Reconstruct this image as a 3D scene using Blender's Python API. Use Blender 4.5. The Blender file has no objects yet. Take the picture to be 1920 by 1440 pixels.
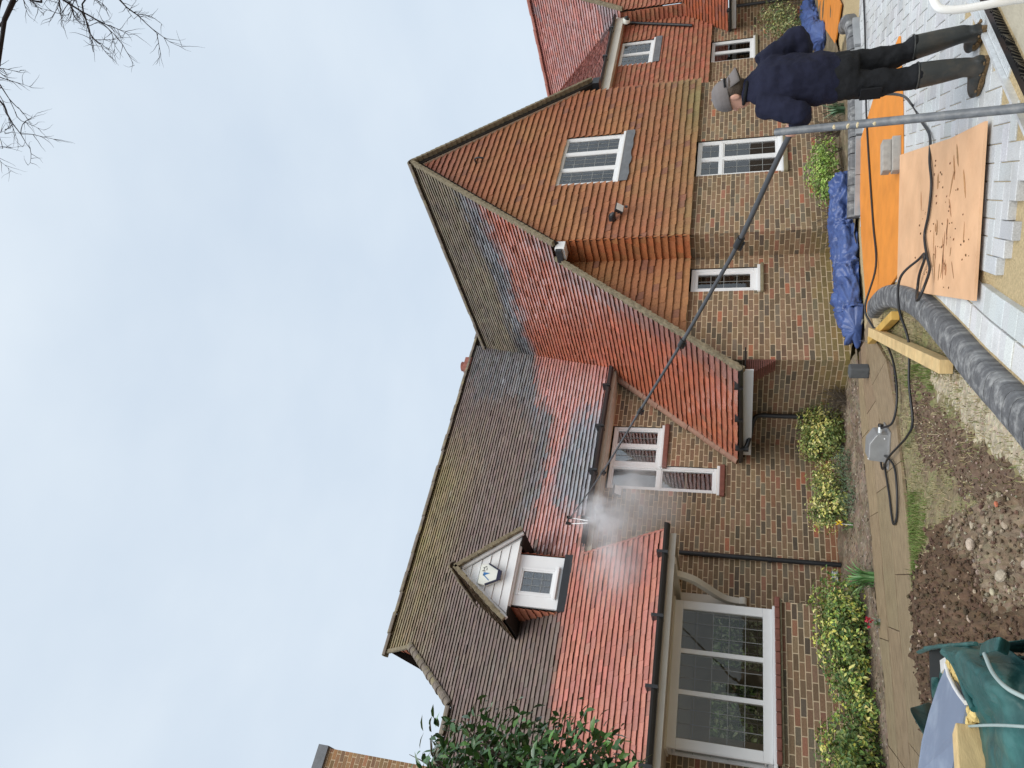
import bpy, bmesh, math, random
import numpy as np
from mathutils import Vector, Matrix, noise
R = random.Random(7)
SC = bpy.context.scene
COL = SC.collection
V = Vector
# ---------------------------------------------------------------- camera (house axes: X right along the front, Y into depth, Z up)
FPX = 1365.0
TH, RO, YA = math.radians(17.54), math.radians(.775), math.radians(37.22)
CAM = np.array([0.0, 0.0, 1.45])
_up = np.array([0, -math.cos(TH), math.sin(TH)]); _fw = np.array([0, math.sin(TH), math.cos(TH)]); _rt = np.array([1.0, 0, 0])
_x = math.cos(YA)*_rt + math.sin(YA)*_fw; _y = -math.sin(YA)*_rt + math.cos(YA)*_fw
_M = np.array([[math.cos(RO), -math.sin(RO), 0], [math.sin(RO), math.cos(RO), 0], [0, 0, 1]])
W = np.array([_M@_x, _M@_y, _M@_up])
cam = bpy.data.objects.new('camera', bpy.data.cameras.new('camera')); COL.objects.link(cam)
cam.data.sensor_fit = 'HORIZONTAL'; cam.data.sensor_width = 36; cam.data.lens = 36*FPX/1920; cam.data.clip_end = 2000; cam.data.clip_start = .05
cx, cy, cz = W@[0, 1, 0], W@[1, 0, 0], -(W@[0, 0, 1])       # the phone was held on its side: picture-left is up
cam.matrix_world = Matrix(((cx[0], cy[0], cz[0], CAM[0]), (cx[1], cy[1], cz[1], CAM[1]), (cx[2], cy[2], cz[2], CAM[2]), (0, 0, 0, 1)))
SC.camera = cam
def ray(px, py): return W@(np.array([720-py, px-960, FPX])/FPX)
def at(px, py, ax, val):
    d = ray(px, py); i = 'XYZ'.index(ax); return Vector(CAM + d*((val-CAM[i])/d[i]))
def proj(p):
    c = W.T@(np.array(p, float)-CAM); return (960+FPX*c[1]/c[2], 720-FPX*c[0]/c[2], c[2])
def gp(px, py, z=0.0): return at(px, py, 'Z', z)
# ---------------------------------------------------------------- sky, sun, exposure
SUN_EL, SUN_AZ = math.radians(52), math.radians(212)   # azimuth measured from +Y towards +X
w = bpy.data.worlds.new('World'); SC.world = w; w.use_nodes = True
nt = w.node_tree; nt.nodes.clear(); N_ = nt.nodes.new
out = N_('ShaderNodeOutputWorld'); bg = N_('ShaderNodeBackground'); bg.inputs[1].default_value = 1.0
sky = N_('ShaderNodeTexSky'); sky.sky_type = 'NISHITA'; sky.sun_disc = False; sky.sun_elevation = SUN_EL; sky.sun_rotation = SUN_AZ
sk = N_('ShaderNodeVectorMath'); sk.operation = 'SCALE'; sk.inputs['Scale'].default_value = .10
tc = N_('ShaderNodeTexCoord'); mp = N_('ShaderNodeMapping'); mp.inputs['Scale'].default_value = (1.0, 1.0, 1.9)
n1 = N_('ShaderNodeTexNoise'); n1.inputs['Scale'].default_value = 2.1; n1.inputs['Detail'].default_value = 5; n1.inputs['Roughness'].default_value = .5
cr = N_('ShaderNodeValToRGB'); cr.color_ramp.elements[0].position = .30; cr.color_ramp.elements[0].color = (.595, .69, .80, 1); cr.color_ramp.elements[1].position = .72; cr.color_ramp.elements[1].color = (.735, .815, .89, 1)
mx = N_('ShaderNodeMix'); mx.data_type = 'RGBA'; mx.inputs[0].default_value = .9
L = nt.links.new
L(tc.outputs['Generated'], mp.inputs[0]); L(mp.outputs[0], n1.inputs['Vector']); L(n1.outputs[0], cr.inputs[0])
L(sky.outputs[0], sk.inputs[0]); L(sk.outputs[0], mx.inputs[6]); L(cr.outputs[0], mx.inputs[7]); L(mx.outputs[2], bg.inputs[0]); L(bg.outputs[0], out.inputs[0])
sun = bpy.data.objects.new('sun', bpy.data.lights.new('sun', 'SUN')); COL.objects.link(sun)
sun.data.energy = 2.3; sun.data.angle = math.radians(50); sun.data.color = (1, .95, .87)
sd = V((math.sin(SUN_AZ)*math.cos(SUN_EL), math.cos(SUN_AZ)*math.cos(SUN_EL), math.sin(SUN_EL)))
sun.rotation_euler = sd.to_track_quat('Z', 'Y').to_euler(); sun.location = (6, -4, 14)
SC.view_settings.view_transform = 'Standard'; SC.view_settings.look = 'None'; SC.view_settings.exposure = 0.2; SC.view_settings.gamma = 1
SC.cycles.max_bounces = 6; SC.cycles.volume_bounces = 2; SC.cycles.transparent_max_bounces = 10
# ---------------------------------------------------------------- materials
MATS = {}
def mat(name, col=(.5, .5, .5), rough=.6, spec=.5, metal=0.0, var=.15, vscale=6.0, bump=.0, bscale=40.0, attr=False, coat=0.0, dark=None, dscale=3.0, damt=.5, stretch=None):
    m = bpy.data.materials.new(name); m.use_nodes = True; t = m.node_tree; b = t.nodes['Principled BSDF']; n = t.nodes.new; l = t.links.new
    b.inputs['Roughness'].default_value = rough; b.inputs['Metallic'].default_value = metal; b.inputs['Specular IOR Level'].default_value = spec
    if coat: b.inputs['Coat Weight'].default_value = coat; b.inputs['Coat Roughness'].default_value = .15
    g = n('ShaderNodeNewGeometry'); vec = g.outputs['Position']
    if stretch:
        mpn = n('ShaderNodeMapping'); mpn.inputs['Scale'].default_value = stretch; l(vec, mpn.inputs[0]); vec = mpn.outputs[0]
    nz = n('ShaderNodeTexNoise'); nz.inputs['Scale'].default_value = vscale; nz.inputs['Detail'].default_value = 6; l(vec, nz.inputs['Vector'])
    mr = n('ShaderNodeMapRange'); mr.inputs[1].default_value = .25; mr.inputs[2].default_value = .75; mr.inputs[3].default_value = 1-var; mr.inputs[4].default_value = 1+var; l(nz.outputs[0], mr.inputs[0])
    if attr:
        a = n('ShaderNodeAttribute'); a.attribute_name = 'col'; csrc = a.outputs['Color']
        ar = n('ShaderNodeAttribute'); ar.attribute_name = 'rgh'; l(ar.outputs['Fac'], b.inputs['Roughness'])
        if coat:
            cm = n('ShaderNodeMapRange'); cm.inputs[1].default_value = .46; cm.inputs[2].default_value = .36; l(ar.outputs['Fac'], cm.inputs[0]); l(cm.outputs[0], b.inputs['Coat Weight']); b.inputs['Coat IOR'].default_value = 2.5; b.inputs['Coat Roughness'].default_value = .2
    else:
        rgb = n('ShaderNodeRGB'); rgb.outputs[0].default_value = (*col, 1); csrc = rgb.outputs[0]
    if dark is not None:
        nd = n('ShaderNodeTexNoise'); nd.inputs['Scale'].default_value = dscale; nd.inputs['Detail'].default_value = 8; nd.inputs['Roughness'].default_value = .65; l(vec, nd.inputs['Vector'])
        rd = n('ShaderNodeMapRange'); rd.inputs[1].default_value = .48; rd.inputs[2].default_value = .68; rd.inputs[4].default_value = damt; l(nd.outputs[0], rd.inputs[0])
        mm = n('ShaderNodeMix'); mm.data_type = 'RGBA'; l(rd.outputs[0], mm.inputs[0]); l(csrc, mm.inputs[6]); mm.inputs[7].default_value = (*dark, 1); csrc = mm.outputs[2]
    sc = n('ShaderNodeVectorMath'); sc.operation = 'SCALE'; l(csrc, sc.inputs[0]); l(mr.outputs[0], sc.inputs['Scale']); l(sc.outputs[0], b.inputs['Base Color'])
    if bump:
        nb = n('ShaderNodeTexNoise'); nb.inputs['Scale'].default_value = bscale; nb.inputs['Detail'].default_value = 5; l(vec, nb.inputs['Vector'])
        bp = n('ShaderNodeBump'); bp.inputs['Strength'].default_value = bump; bp.inputs['Distance'].default_value = .02; l(nb.outputs[0], bp.inputs['Height']); l(bp.outputs[0], b.inputs['Normal'])
    MATS[name] = m; return m
def glass(name, tint=(1, 1, 1), refl=.07, k=1.6):
    m = bpy.data.materials.new(name); m.use_nodes = True; t = m.node_tree; t.nodes.clear(); n = t.nodes.new; l = t.links.new
    o = n('ShaderNodeOutputMaterial'); mixs = n('ShaderNodeMixShader'); tr = n('ShaderNodeBsdfTransparent'); tr.inputs[0].default_value = (*tint, 1)
    gl = n('ShaderNodeBsdfGlossy'); gl.inputs['Roughness'].default_value = .015; fr = n('ShaderNodeFresnel'); fr.inputs[0].default_value = 1.5
    ad = n('ShaderNodeMath'); ad.operation = 'MULTIPLY_ADD'; ad.inputs[1].default_value = k; ad.inputs[2].default_value = refl; ad.use_clamp = True
    nz = n('ShaderNodeTexNoise'); nz.inputs['Scale'].default_value = 1.4; g = n('ShaderNodeNewGeometry'); l(g.outputs['Position'], nz.inputs['Vector'])
    bp = n('ShaderNodeBump'); bp.inputs['Strength'].default_value = .04; bp.inputs['Distance'].default_value = .1; l(nz.outputs[0], bp.inputs['Height']); l(bp.outputs[0], gl.inputs['Normal'])
    l(fr.outputs[0], ad.inputs[0]); l(ad.outputs[0], mixs.inputs[0]); l(tr.outputs[0], mixs.inputs[1]); l(gl.outputs[0], mixs.inputs[2]); l(mixs.outputs[0], o.inputs[0])
    MATS[name] = m; return m
mat('brick', attr=True, var=.16, vscale=45, bump=.35, bscale=90, spec=.3)
mat('mortar', (.63, .50, .34), .9, .2, var=.14, vscale=20, bump=.3, bscale=120)
mat('rooftile', attr=True, coat=1.0, var=.13, vscale=28, bump=.28, bscale=60, spec=.55)
mat('walltile', attr=True, var=.16, vscale=24, bump=.35, bscale=55, spec=.35)
mat('felt', (.03, .026, .024), .9, .1)
mat('upvc', (.80, .81, .82), .32, .5, var=.02)
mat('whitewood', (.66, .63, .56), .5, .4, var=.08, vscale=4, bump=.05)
mat('shadewood', (.50, .44, .36), .55, .3, var=.1)  # darker copy of the pale woodwork, eaves shade put into the colour
mat('blackpipe', (.022, .023, .026), .38, .5, var=.2)
mat('lead', (.16, .17, .185), .55, .4, var=.18, vscale=9, bump=.15, bscale=12)
mat('claysill', (.20, .075, .055), .5, .4, var=.2, vscale=12)
mat('stone_sill', (.22, .19, .12), .8, .3, var=.2, vscale=14, bump=.2)
mat('blind', (.07, .075, .075), .8, .1, var=.12, vscale=3, stretch=(.4, .4, 22))
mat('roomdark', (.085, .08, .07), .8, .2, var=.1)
mat('roomwall', (.55, .49, .38), .8, .2, var=.1)
mat('mossverge', (.22, .185, .125), .85, .2, var=.35, vscale=14, bump=.5, bscale=40, dark=(.10, .085, .06), dscale=20)
mat('ridge', (.17, .14, .115), .7, .3, var=.3, vscale=10, bump=.4, bscale=30, dark=(.30, .26, .12), dscale=6, damt=.7)
mat('ridgered', (.33, .13, .10), .6, .3, var=.25, vscale=10, bump=.3, bscale=30)
mat('leadline', (.26, .27, .265), .5, .4)
glass('glass'); glass('glassclear', (.8, .8, .76), refl=.01, k=.8)
# ---------------------------------------------------------------- object helpers
WLOC = {}
def tag(o, label=None, cat=None, group=None, kind=None):
    if label: o['label'] = label
    if cat: o['category'] = cat
    if group: o['group'] = group
    if kind: o['kind'] = kind
    return o
def put(o, loc, parent=None):
    COL.objects.link(o); loc = V(loc); WLOC[o.name] = loc
    if parent: o.parent = parent; o.location = loc - WLOC[parent.name]
    else: o.location = loc
    return o
def empty(name, loc, label, cat, group=None, parent=None):
    o = bpy.data.objects.new(name, None); o.empty_display_size = .2; put(o, loc, parent); return tag(o, label, cat, group)
class MB:
    def __init__(s): s.v = []; s.f = []; s.c = []; s.r = []; s.sm = []
    def add(s, vs, fs, c=None, r=.6, smooth=False):
        b = len(s.v); s.v += [V(p) for p in vs]; s.f += [tuple(b+i for i in f) for f in fs]
        s.c += [c or (1, 1, 1)]*len(fs); s.r += [r]*len(fs); s.sm += [smooth]*len(fs); return s
    def box(s, lo, hi, c=None, r=.6):
        x0, y0, z0 = lo; x1, y1, z1 = hi
        return s.add([(x0,y0,z0),(x1,y0,z0),(x1,y1,z0),(x0,y1,z0),(x0,y0,z1),(x1,y0,z1),(x1,y1,z1),(x0,y1,z1)], [(3,2,1,0),(4,5,6,7),(0,1,5,4),(1,2,6,5),(2,3,7,6),(3,0,4,7)], c, r)
    def obox(s, O, a, b, d, c=None, r=.6):       # box from corner O along three edge vectors
        O, a, b, d = V(O), V(a), V(b), V(d)
        if a.cross(b).dot(d) < 0: a, b = b, a
        return s.add([O,O+a,O+a+b,O+b,O+d,O+a+d,O+a+b+d,O+b+d], [(3,2,1,0),(4,5,6,7),(0,1,5,4),(1,2,6,5),(2,3,7,6),(3,0,4,7)], c, r)
    def tube(s, pts, rad, seg=8, c=None, r=.6, cap=True):
        pts = [V(p) for p in pts]; n = len(pts); rs = rad if isinstance(rad, (list, tuple)) else [rad]*n
        vs = []; prev = None
        for i, p in enumerate(pts):
            t = (pts[min(i+1, n-1)]-pts[max(i-1, 0)])
            t = t.normalized() if t.length > 1e-9 else V((0, 0, 1))
            if prev is None: a = t.orthogonal().normalized()
            else:
                a = prev-t*prev.dot(t); a = a.normalized() if a.length > 1e-6 else t.orthogonal().normalized()
            prev = a; b = t.cross(a)
            vs += [p+(a*math.cos(2*math.pi*k/seg)+b*math.sin(2*math.pi*k/seg))*rs[i] for k in range(seg)]
        fs = [(i*seg+k, i*seg+(k+1)%seg, (i+1)*seg+(k+1)%seg, (i+1)*seg+k) for i in range(n-1) for k in range(seg)]
        s.add(vs, fs, c, r, True)
        if cap: s.add(vs[:seg], [tuple(range(seg))[::-1]], c, r); s.add(vs[-seg:], [tuple(range(seg))], c, r)
        return s
    def bar(s, p, q, wv, hv, c=None, r=.6):      # bar p->q with full cross-section vectors wv, hv
        p, q, wv, hv = V(p), V(q), V(wv), V(hv); return s.obox(p-wv/2-hv/2, q-p, wv, hv, c, r)
    def prism(s, poly, d, c=None, r=.6):         # closed polygon (3D points) extruded by d
        n = len(poly); poly = [V(p) for p in poly]; d = V(d)
        nrm = sum(((poly[i]-poly[0]).cross(poly[(i+1) % n]-poly[0]) for i in range(1, n)), V((0, 0, 0)))
        if nrm.dot(d) < 0: poly = poly[::-1]
        return s.add(poly+[p+d for p in poly], [tuple(range(n))[::-1], tuple(range(n, 2*n))]+[(i, (i+1) % n, (i+1) % n+n, i+n) for i in range(n)], c, r)
    def build(s, name, m, parent=None, origin=None, bevel=0, sub=0):
        if not s.v: return None
        me = bpy.data.meshes.new(name)
        if origin is None:
            lo = [min(p[i] for p in s.v) for i in range(3)]; hi = [max(p[i] for p in s.v) for i in range(3)]
            origin = V(((lo[0]+hi[0])/2, (lo[1]+hi[1])/2, lo[2]))
        origin = V(origin)
        me.from_pydata([tuple(p-origin) for p in s.v], [], s.f)
        me.polygons.foreach_set('use_smooth', s.sm)
        ca = me.attributes.new('col', 'FLOAT_COLOR', 'FACE'); ca.data.foreach_set('color', [x for c in s.c for x in (*c, 1)])
        ra = me.attributes.new('rgh', 'FLOAT', 'FACE'); ra.data.foreach_set('value', s.r)
        me.materials.append(MATS[m] if isinstance(m, str) else m); me.update()
        o = bpy.data.objects.new(name, me); put(o, origin, parent)
        if bevel: b = o.modifiers.new('bevel', 'BEVEL'); b.width = bevel; b.segments = 2; b.limit_method = 'ANGLE'
        if sub: b = o.modifiers.new('sub', 'SUBSURF'); b.levels = b.render_levels = sub
        return o
def inpoly(p, poly):
    x, y = p; c = False; n = len(poly)
    for i in range(n):
        x0, y0 = poly[i]; x1, y1 = poly[i-1]
        if (y0 > y) != (y1 > y) and x < (x1-x0)*(y-y0)/(y1-y0)+x0: c = not c
    return c
def spline(pts, n=8):
    pts = [V(p) for p in pts]; P = [pts[0]*2-pts[1]]+pts+[pts[-1]*2-pts[-2]]; o = []
    for i in range(1, len(P)-2):
        for k in range(n):
            t = k/n; a, b, c, d = P[i-1], P[i], P[i+1], P[i+2]
            o.append(.5*((2*b)+(c-a)*t+(2*a-5*b+4*c-d)*t*t+(3*b-a-3*c+d)*t**3))
    o.append(pts[-1]); return o
def jit(c, a=.12):
    k = 1+R.uniform(-a, a); return tuple(max(.004, x*k*(1+R.uniform(-a/3, a/3))) for x in c)
# ---------------------------------------------------------------- laid pieces: rows of tiles or bricks on a plane, clipped to a polygon with holes
def rows(polys, v0, v1):
    vm = (v0+v1)/2; cr = []
    for poly in polys:
        n = len(poly)
        for i in range(n):
            (ua, va), (ub, vb) = poly[i], poly[(i+1) % n]
            if (va > vm) != (vb > vm):
                k = (ub-ua)/(vb-va); f = lambda v, ua=ua, va=va, k=k: ua+k*(v-va)
                if abs(k) > 6: f = (lambda v, c=ua+k*(vm-va): c)
                cr.append((f(vm), f))
    cr.sort(key=lambda t: t[0]); return [(cr[i][1], cr[i+1][1]) for i in range(0, len(cr)-1, 2)]
def blend(colf, cen):      # soft borders between the dirty, wet and cleaned areas: average the state of the surface round the tile
    if not getattr(colf, 'soft', False): return colf(cen)
    k = [colf(cen+V((R.gauss(0, .13), R.gauss(0, .13), R.gauss(0, .05)))) for _ in range(5)]
    return jit(tuple(sum(q[0][i] for q in k)/5 for i in range(3)), .13), sum(q[1] for q in k)/5
def lay(store, back, O, U, Vd, Nn, polys, gauge, width, colf, mode='tile', tail=.033, thick=.009, vstart=None, key=0):
    O, U, Vd, Nn = V(O), V(U).normalized(), V(Vd).normalized(), V(Nn).normalized()
    vs = [p[1] for poly in polys for p in poly]; v0 = min(vs) if vstart is None else vstart; row = 0; vmax = max(vs)
    P = lambda u, v, h: O+U*u+Vd*v+Nn*h
    while v0 < vmax-1e-4:
        v1 = v0+gauge
        for fL, fR in rows(polys, v0, min(v1, vmax)):
            if back is not None: back.add([P(fL(v0), v0, 0), P(fR(v0), v0, 0), P(fR(v1), v1, 0), P(fL(v1), v1, 0)], [(0, 1, 2, 3)])
            a0 = min(fL(v0), fL(v1)); a1 = max(fR(v0), fR(v1))
            off = (row % 2)*width/2+R.uniform(-.012, .012)+.037; k = math.floor((a0-off)/width)
            while off+k*width < a1:
                ua, ub = off+k*width, off+(k+1)*width; k += 1
                g = .0015 if mode == 'tile' else .014
                b0, b1 = max(ua+g/2, fL(v0)), min(ub-g/2, fR(v0)); t0, t1 = max(ua+g/2, fL(v1)), min(ub-g/2, fR(v1))
                if b1-b0 < .012 and t1-t0 < .012: continue
                if b1 < b0: b0 = b1 = (b0+b1)/2
                if t1 < t0: t0 = t1 = (t0+t1)/2
                cen = P((b0+b1+t0+t1)/4, (v0+v1)/2, 0); c, r = blend(colf, cen)
                if mode == 'tile':
                    h = tail+R.gauss(0, .0025); dv = R.gauss(0, .0035)-.012; h2 = h+R.gauss(0, .0022)
                    p = [P(b0, v0+dv, h), P(b1, v0+dv+R.gauss(0, .002), h2), P(t1, v1+.004, .007), P(t0, v1+.004, .007), P(b0, v0+dv+.003, h-thick), P(b1, v0+dv+.003, h2-thick)]
                    f = [(0, 1, 2, 3), (4, 5, 1, 0), (4, 0, 3), (1, 5, 2)]
                else:
                    h = max(.0016, thick+R.gauss(0, .0010)); z0, z1 = v0+.0065, min(v1, vmax)-.0065; a = R.gauss(0, .0012)
                    q = [(b0, z0+a), (b1, z0-a), (t1, z1-a), (t0, z1+a)]
                    p = [P(u, v, h) for u, v in q]+[P(u, v, -.005) for u, v in q]; f = [(0, 1, 2, 3), (4, 5, 1, 0), (5, 6, 2, 1), (6, 7, 3, 2), (7, 4, 0, 3)]
                px, py, dep = proj(cen); area = 0
                if dep > .3 and -20 < px < 1940 and -20 < py < 1460:
                    vd = (V(CAM)-cen).normalized(); area = max(0, vd.dot(Nn))*max(b1-b0, t1-t0)*gauge/dep**2
                store.append((area, p, f, c, r, key))
        v0 = v1; row += 1
def emit(store, name, rest, m, house, parents, limit=300, skip=None):
    store.sort(key=lambda t: -t[0]); big = []; small = MB()
    for t in store:
        if len(big) < limit and t[0] > 0 and not (skip and skip(t)): big.append(t)
        else: small.add(t[1], t[2], t[3], t[4])
    for a, p, f, c, r, key in big: MB().add(p, f, c, r).build(name, m, parents[key])
    if small.v: tag(small.build(rest, m, house), kind='stuff')
# ================================================================ THE HOUSE
S1 = 1.276; K1 = math.hypot(1, S1)
HOUSE = empty('brick_house', (7, 10, 0), 'red-brown brick house with tile-hung gables and a half-cleaned clay tile roof', 'house')
ROOF, HUNG, BRICK = [], [], []
CLEAN, PINK, DIRTY, BLUE = (.48, .172, .128), (.49, .20, .155), (.155, .115, .092), (.165, .175, .195)  # BLUE: wet dirty tiles, with the reflected sky tint put into the colour
PZ_A = [(1062, 1043), (1056, 1180), (1040, 1330), (1020, 1440), (1020, 1500), (1300, 1500), (1300, 960), (1092, 1036)]
PZ_B = [(1000, 640), (1160, 640), (1160, 740), (1128, 765), (1082, 775), (1074, 800), (1052, 850), (1034, 930), (1030, 960), (1095, 955), (1095, 1040), (1062, 1046), (985, 1010), (1012, 930), (1030, 850), (1046, 780), (1012, 760), (1005, 700)]
PZ_C = [(1150, 735), (1128, 765), (1082, 775), (1074, 800), (1052, 850), (1034, 930), (1030, 960), (1110, 958)]
PZ_D = [(880, 640), (1000, 640), (1012, 760), (1046, 780), (1030, 850), (1012, 930), (985, 1010), (965, 1000), (985, 900), (1010, 820), (985, 760), (930, 740), (890, 760)]
def nz(p, s, seed=0): return noise.noise(V((p[0]*s+seed, p[1]*s, p[2]*s)))
def mixc(a, b, t): t = max(0, min(1, t)); return tuple(x*(1-t)+y*t for x, y in zip(a, b))
def main_col(c):
    px, py, d = proj(c); n = nz(c, 1.7); px += n*10; py += nz(c, 1.7, 9)*10
    if inpoly((px, py), PZ_A):
        b = jit(mixc(CLEAN, (.38, .165, .125), R.random()), .12)
        if R.random() < .05: b = jit((.36, .19, .16))
        return b, R.uniform(.42, .6)
    if inpoly((px, py), PZ_C): return jit(mixc(BLUE, (.30, .22, .20), R.random()**3), .12), R.uniform(.28, .4)
    if inpoly((px, py), PZ_B): return jit(mixc(PINK, (.36, .15, .13), R.random()*.7), .12), R.uniform(.3, .45)
    if inpoly((px, py), PZ_D): return jit(mixc((.155, .16, .175), DIRTY, R.random()*.9), .1), R.uniform(.36, .5)
    b = jit(mixc(DIRTY, (.17, .12, .11), R.random()), .13); rx = 873-(py-720)*.293; t = px-rx
    if py > 780: b = mixc(b, (.27, .215, .09), (1-t/95)*(.8+.6*n)*min(1, (py-780)/120))
    b = mixc(b, (.27, .24, .21), max(0, nz(c, 5, 3)-.25)*1.3)
    return b, R.uniform(.6, .8)
def left_col(c):
    px, py, d = proj(c); n = nz(c, 1.3); t = px-(782+(py-317)*.375)+n*14
    if t < 62: return jit(mixc((.155, .125, .10), (.21, .17, .11), .5+nz(c, 2.2, 5)), .12), R.uniform(.55, .75)
    if t < 96: return jit(mixc(mixc(BLUE, (.34, .2, .18), max(0, (t-84)/16)*R.random()), DIRTY, max(0, (82-t)/26)), .1), R.uniform(.3, .42)
    b = jit(mixc((.49, .125, .058), (.43, .145, .09), R.random()), .12)
    edge = c[1]-(8.2 if c[0] < 8.87 else 7.85)
    if edge < .42 and c[0] < 9.2: b = mixc(b, (.20, .12, .11), .7)
    if R.random() < .05: b = jit((.25, .12, .09))
    return b, R.uniform(.3, .44)
main_col.soft = left_col.soft = True
def right_col(c):
    b = jit(mixc((.48, .19, .155), (.40, .175, .15), R.random()), .12)
    if nz(c, .9, 4) > .32: b = mixc(b, BLUE, .6)
    return b, R.uniform(.32, .48)
def lean_col(c): return jit(mixc((.40, .11, .05), (.22, .11, .09), R.random()*.7), .12), .45
def dorm_col(c): return jit(mixc(DIRTY, (.24, .2, .13), R.random()), .14), .75
def cheek_col(c): return jit((.40, .14, .08), .12), .6
def hung_col(c):
    px, py, d = proj(c); n = nz(c, 1.1)
    b = mixc((.33, .125, .065), (.36, .17, .075), .5+n); b = mixc(b, (.30, .12, .08), (5.9-c[2])/-1.2 if c[2] > 5.9 else 0)
    if c[0] > 9.0:
        b = mixc(b, (.27, .175, .08), (3.3-c[2])*.5+nz(c, 2, 7)*.6); b = mixc(b, (.22, .19, .085), ((c[0]-11.9)*.4+(2.9-c[2])*.6)*(.7+n))
    if R.random() < .06: b = mixc(b, (.22, .1, .07), .7)
    return jit(b, .085), R.uniform(.6, .8)
def hung_side_col(c): return jit(mixc((.40, .125, .05), (.34, .14, .06), R.random()), .12), .6
def hung_right_col(c): return jit(mixc((.38, .125, .075), (.33, .15, .085), R.random()), .13), .7
BP = [((.235, .15, .092), 5), ((.18, .122, .076), 4), ((.26, .175, .108), 4), ((.30, .15, .095), 1.3), ((.38, .145, .085), .35), ((.195, .155, .108), 3), ((.125, .098, .07), 1.5)]
def brick_col(c):
    x = R.random()*sum(q for _, q in BP)
    for b, q in BP:
        x -= q
        if x <= 0: break
    b = jit(b, .13)
    if c[2] < .5 and 6.9 < c[0] < 9.4: b = mixc(b, (.24, .19, .06), .75*(.6-c[2])/.6+nz(c, 3)*.4)
    if c[2] < .22 and c[1] > 10.5: b = mixc(b, (.34, .14, .075), .6)
    return b, R.uniform(.72, .9)
vy = lambda Y: (Y-10.4)*K1
ND, NL = (0, -S1, 1), (-S1, 0, 1)
def roofpart(): return MB()
RP = {}
def finish_roof(key, b): RP[key] = b.build('roof', 'felt', HOUSE)
b = MB(); lay(ROOF, b, (0, 10.4, 3.77), (1, 0, 0), (0, 1, S1), ND, [[(.3, vy(9.34)), (4.6, vy(9.34)), (4.6, vy(10.37)), (8.28, vy(10.37)), (11.44, vy(13.52)), (11.8, vy(13.88)), (3.72, vy(13.88)), (3.72, vy(13.33)), (2.5, vy(12.1)), (.3, vy(12.1))]], .1044, .165, main_col, key='main')
# back slopes, hip end and gablet close the main roof
b.prism([(3.72, 13.9, 8.2), (14, 13.9, 8.2), (14, 17.5, 3.7), (2.6, 17.5, 3.7)], (0, .05, -.06)); b.prism([(3.8, 13.33, 7.47), (3.8, 14.45, 7.47), (3.8, 13.89, 8.16)], (.04, 0, 0))
b.prism([(.3, 12.12, 5.94), (2.6, 12.12, 5.94), (2.6, 16, 3.6), (.3, 16, 3.6)], (0, .04, -.05)); b.prism([(11.6, 13.9, 8.18), (14, 13.9, 8.18), (14, 13, 7.1), (11.6, 13, 7.1)], (0, .03, -.05)); finish_roof('main', b)
hipb = MB(); lay(ROOF, hipb, (2.5, 0, 5.93), (0, -1, 0), (1, 0, S1), NL, [[(-15.65, 0), (-12.12, 0), (-13.33, 1.2*K1), (-14.45, 1.2*K1)]], .1044, .165, lambda c: (jit(DIRTY), .7), key='hip'); finish_roof('hip', hipb)
gab = MB(); lay(HUNG, gab, (3.8, 0, 7.47), (0, -1, 0), (0, 0, 1), (-1, 0, 0), [[(-14.4, 0), (-13.36, 0), (-13.88, .66)]], .115, .165, cheek_col, key='gablet')
vl = lambda X: (X-11.44)*K1
b = MB(); lay(ROOF, b, (11.44, 0, 7.75), (0, -1, 0), (1, 0, S1), NL, [[(-10.5, vl(6.54)), (-8.2, vl(6.54)), (-8.2, vl(8.87)), (-7.85, vl(8.87)), (-7.85, 0), (-13.52, 0), (-10.5, vl(8.42))]], .1050, .165, left_col, key='left')
b.prism([(11.44, 7.87, 7.73), (11.44, 14, 7.73), (13.72, 14, 4.44), (13.72, 7.87, 4.44)], (-.08, 0, -.06)); finish_roof('left', b)
b = MB(); K2 = math.hypot(1, .794); v2 = lambda Y: (Y-9.25)*K2
lay(ROOF, b, (0, 9.25, 4.72), (1, 0, 0), (0, 1, .794), (0, -.794, 1), [[(13.2, 0), (19.02, 0), (21.3, v2(12.75)), (11.6, v2(12.75))]], .105, .165, right_col, key='right')
b.prism([(11.6, 12.8, 7.46), (24, 12.8, 7.46), (24, 16.5, 4), (11.6, 16.5, 4)], (0, .03, -.06)); finish_roof('right', b)
b = MB(); v3 = lambda X: (X-21.3)*K1
lay(ROOF, b, (21.3, 0, 7.5), (0, -1, 0), (1, 0, S1), NL, [[(-9.3, v3(19.0)), (-9.0, v3(19.0)), (-9.0, 0), (-12.75, 0)]], .105, .165, right_col, key='right2')
b.prism([(21.34, 9.02, 7.48), (21.34, 14, 7.48), (24, 14, 4.1), (24, 9.02, 4.1)], (0, 0, -.07)); finish_roof('right2', b)
b = MB(); KL = math.hypot(1, 1.12); v4 = lambda X: (X-18.1)*KL
lay(ROOF, b, (18.1, 0, 1.88), (0, -1, 0), (1, 0, 1.12), (-1.12, 0, 1), [[(-9.47, 0), (-7.4, 0), (-7.4, v4(19.45)), (-9.13, v4(19.45)), (-9.13, v4(19.08)), (-9.47, v4(19.08))]], .105, .165, lean_col, key='lean'); finish_roof('lean', b)
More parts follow.
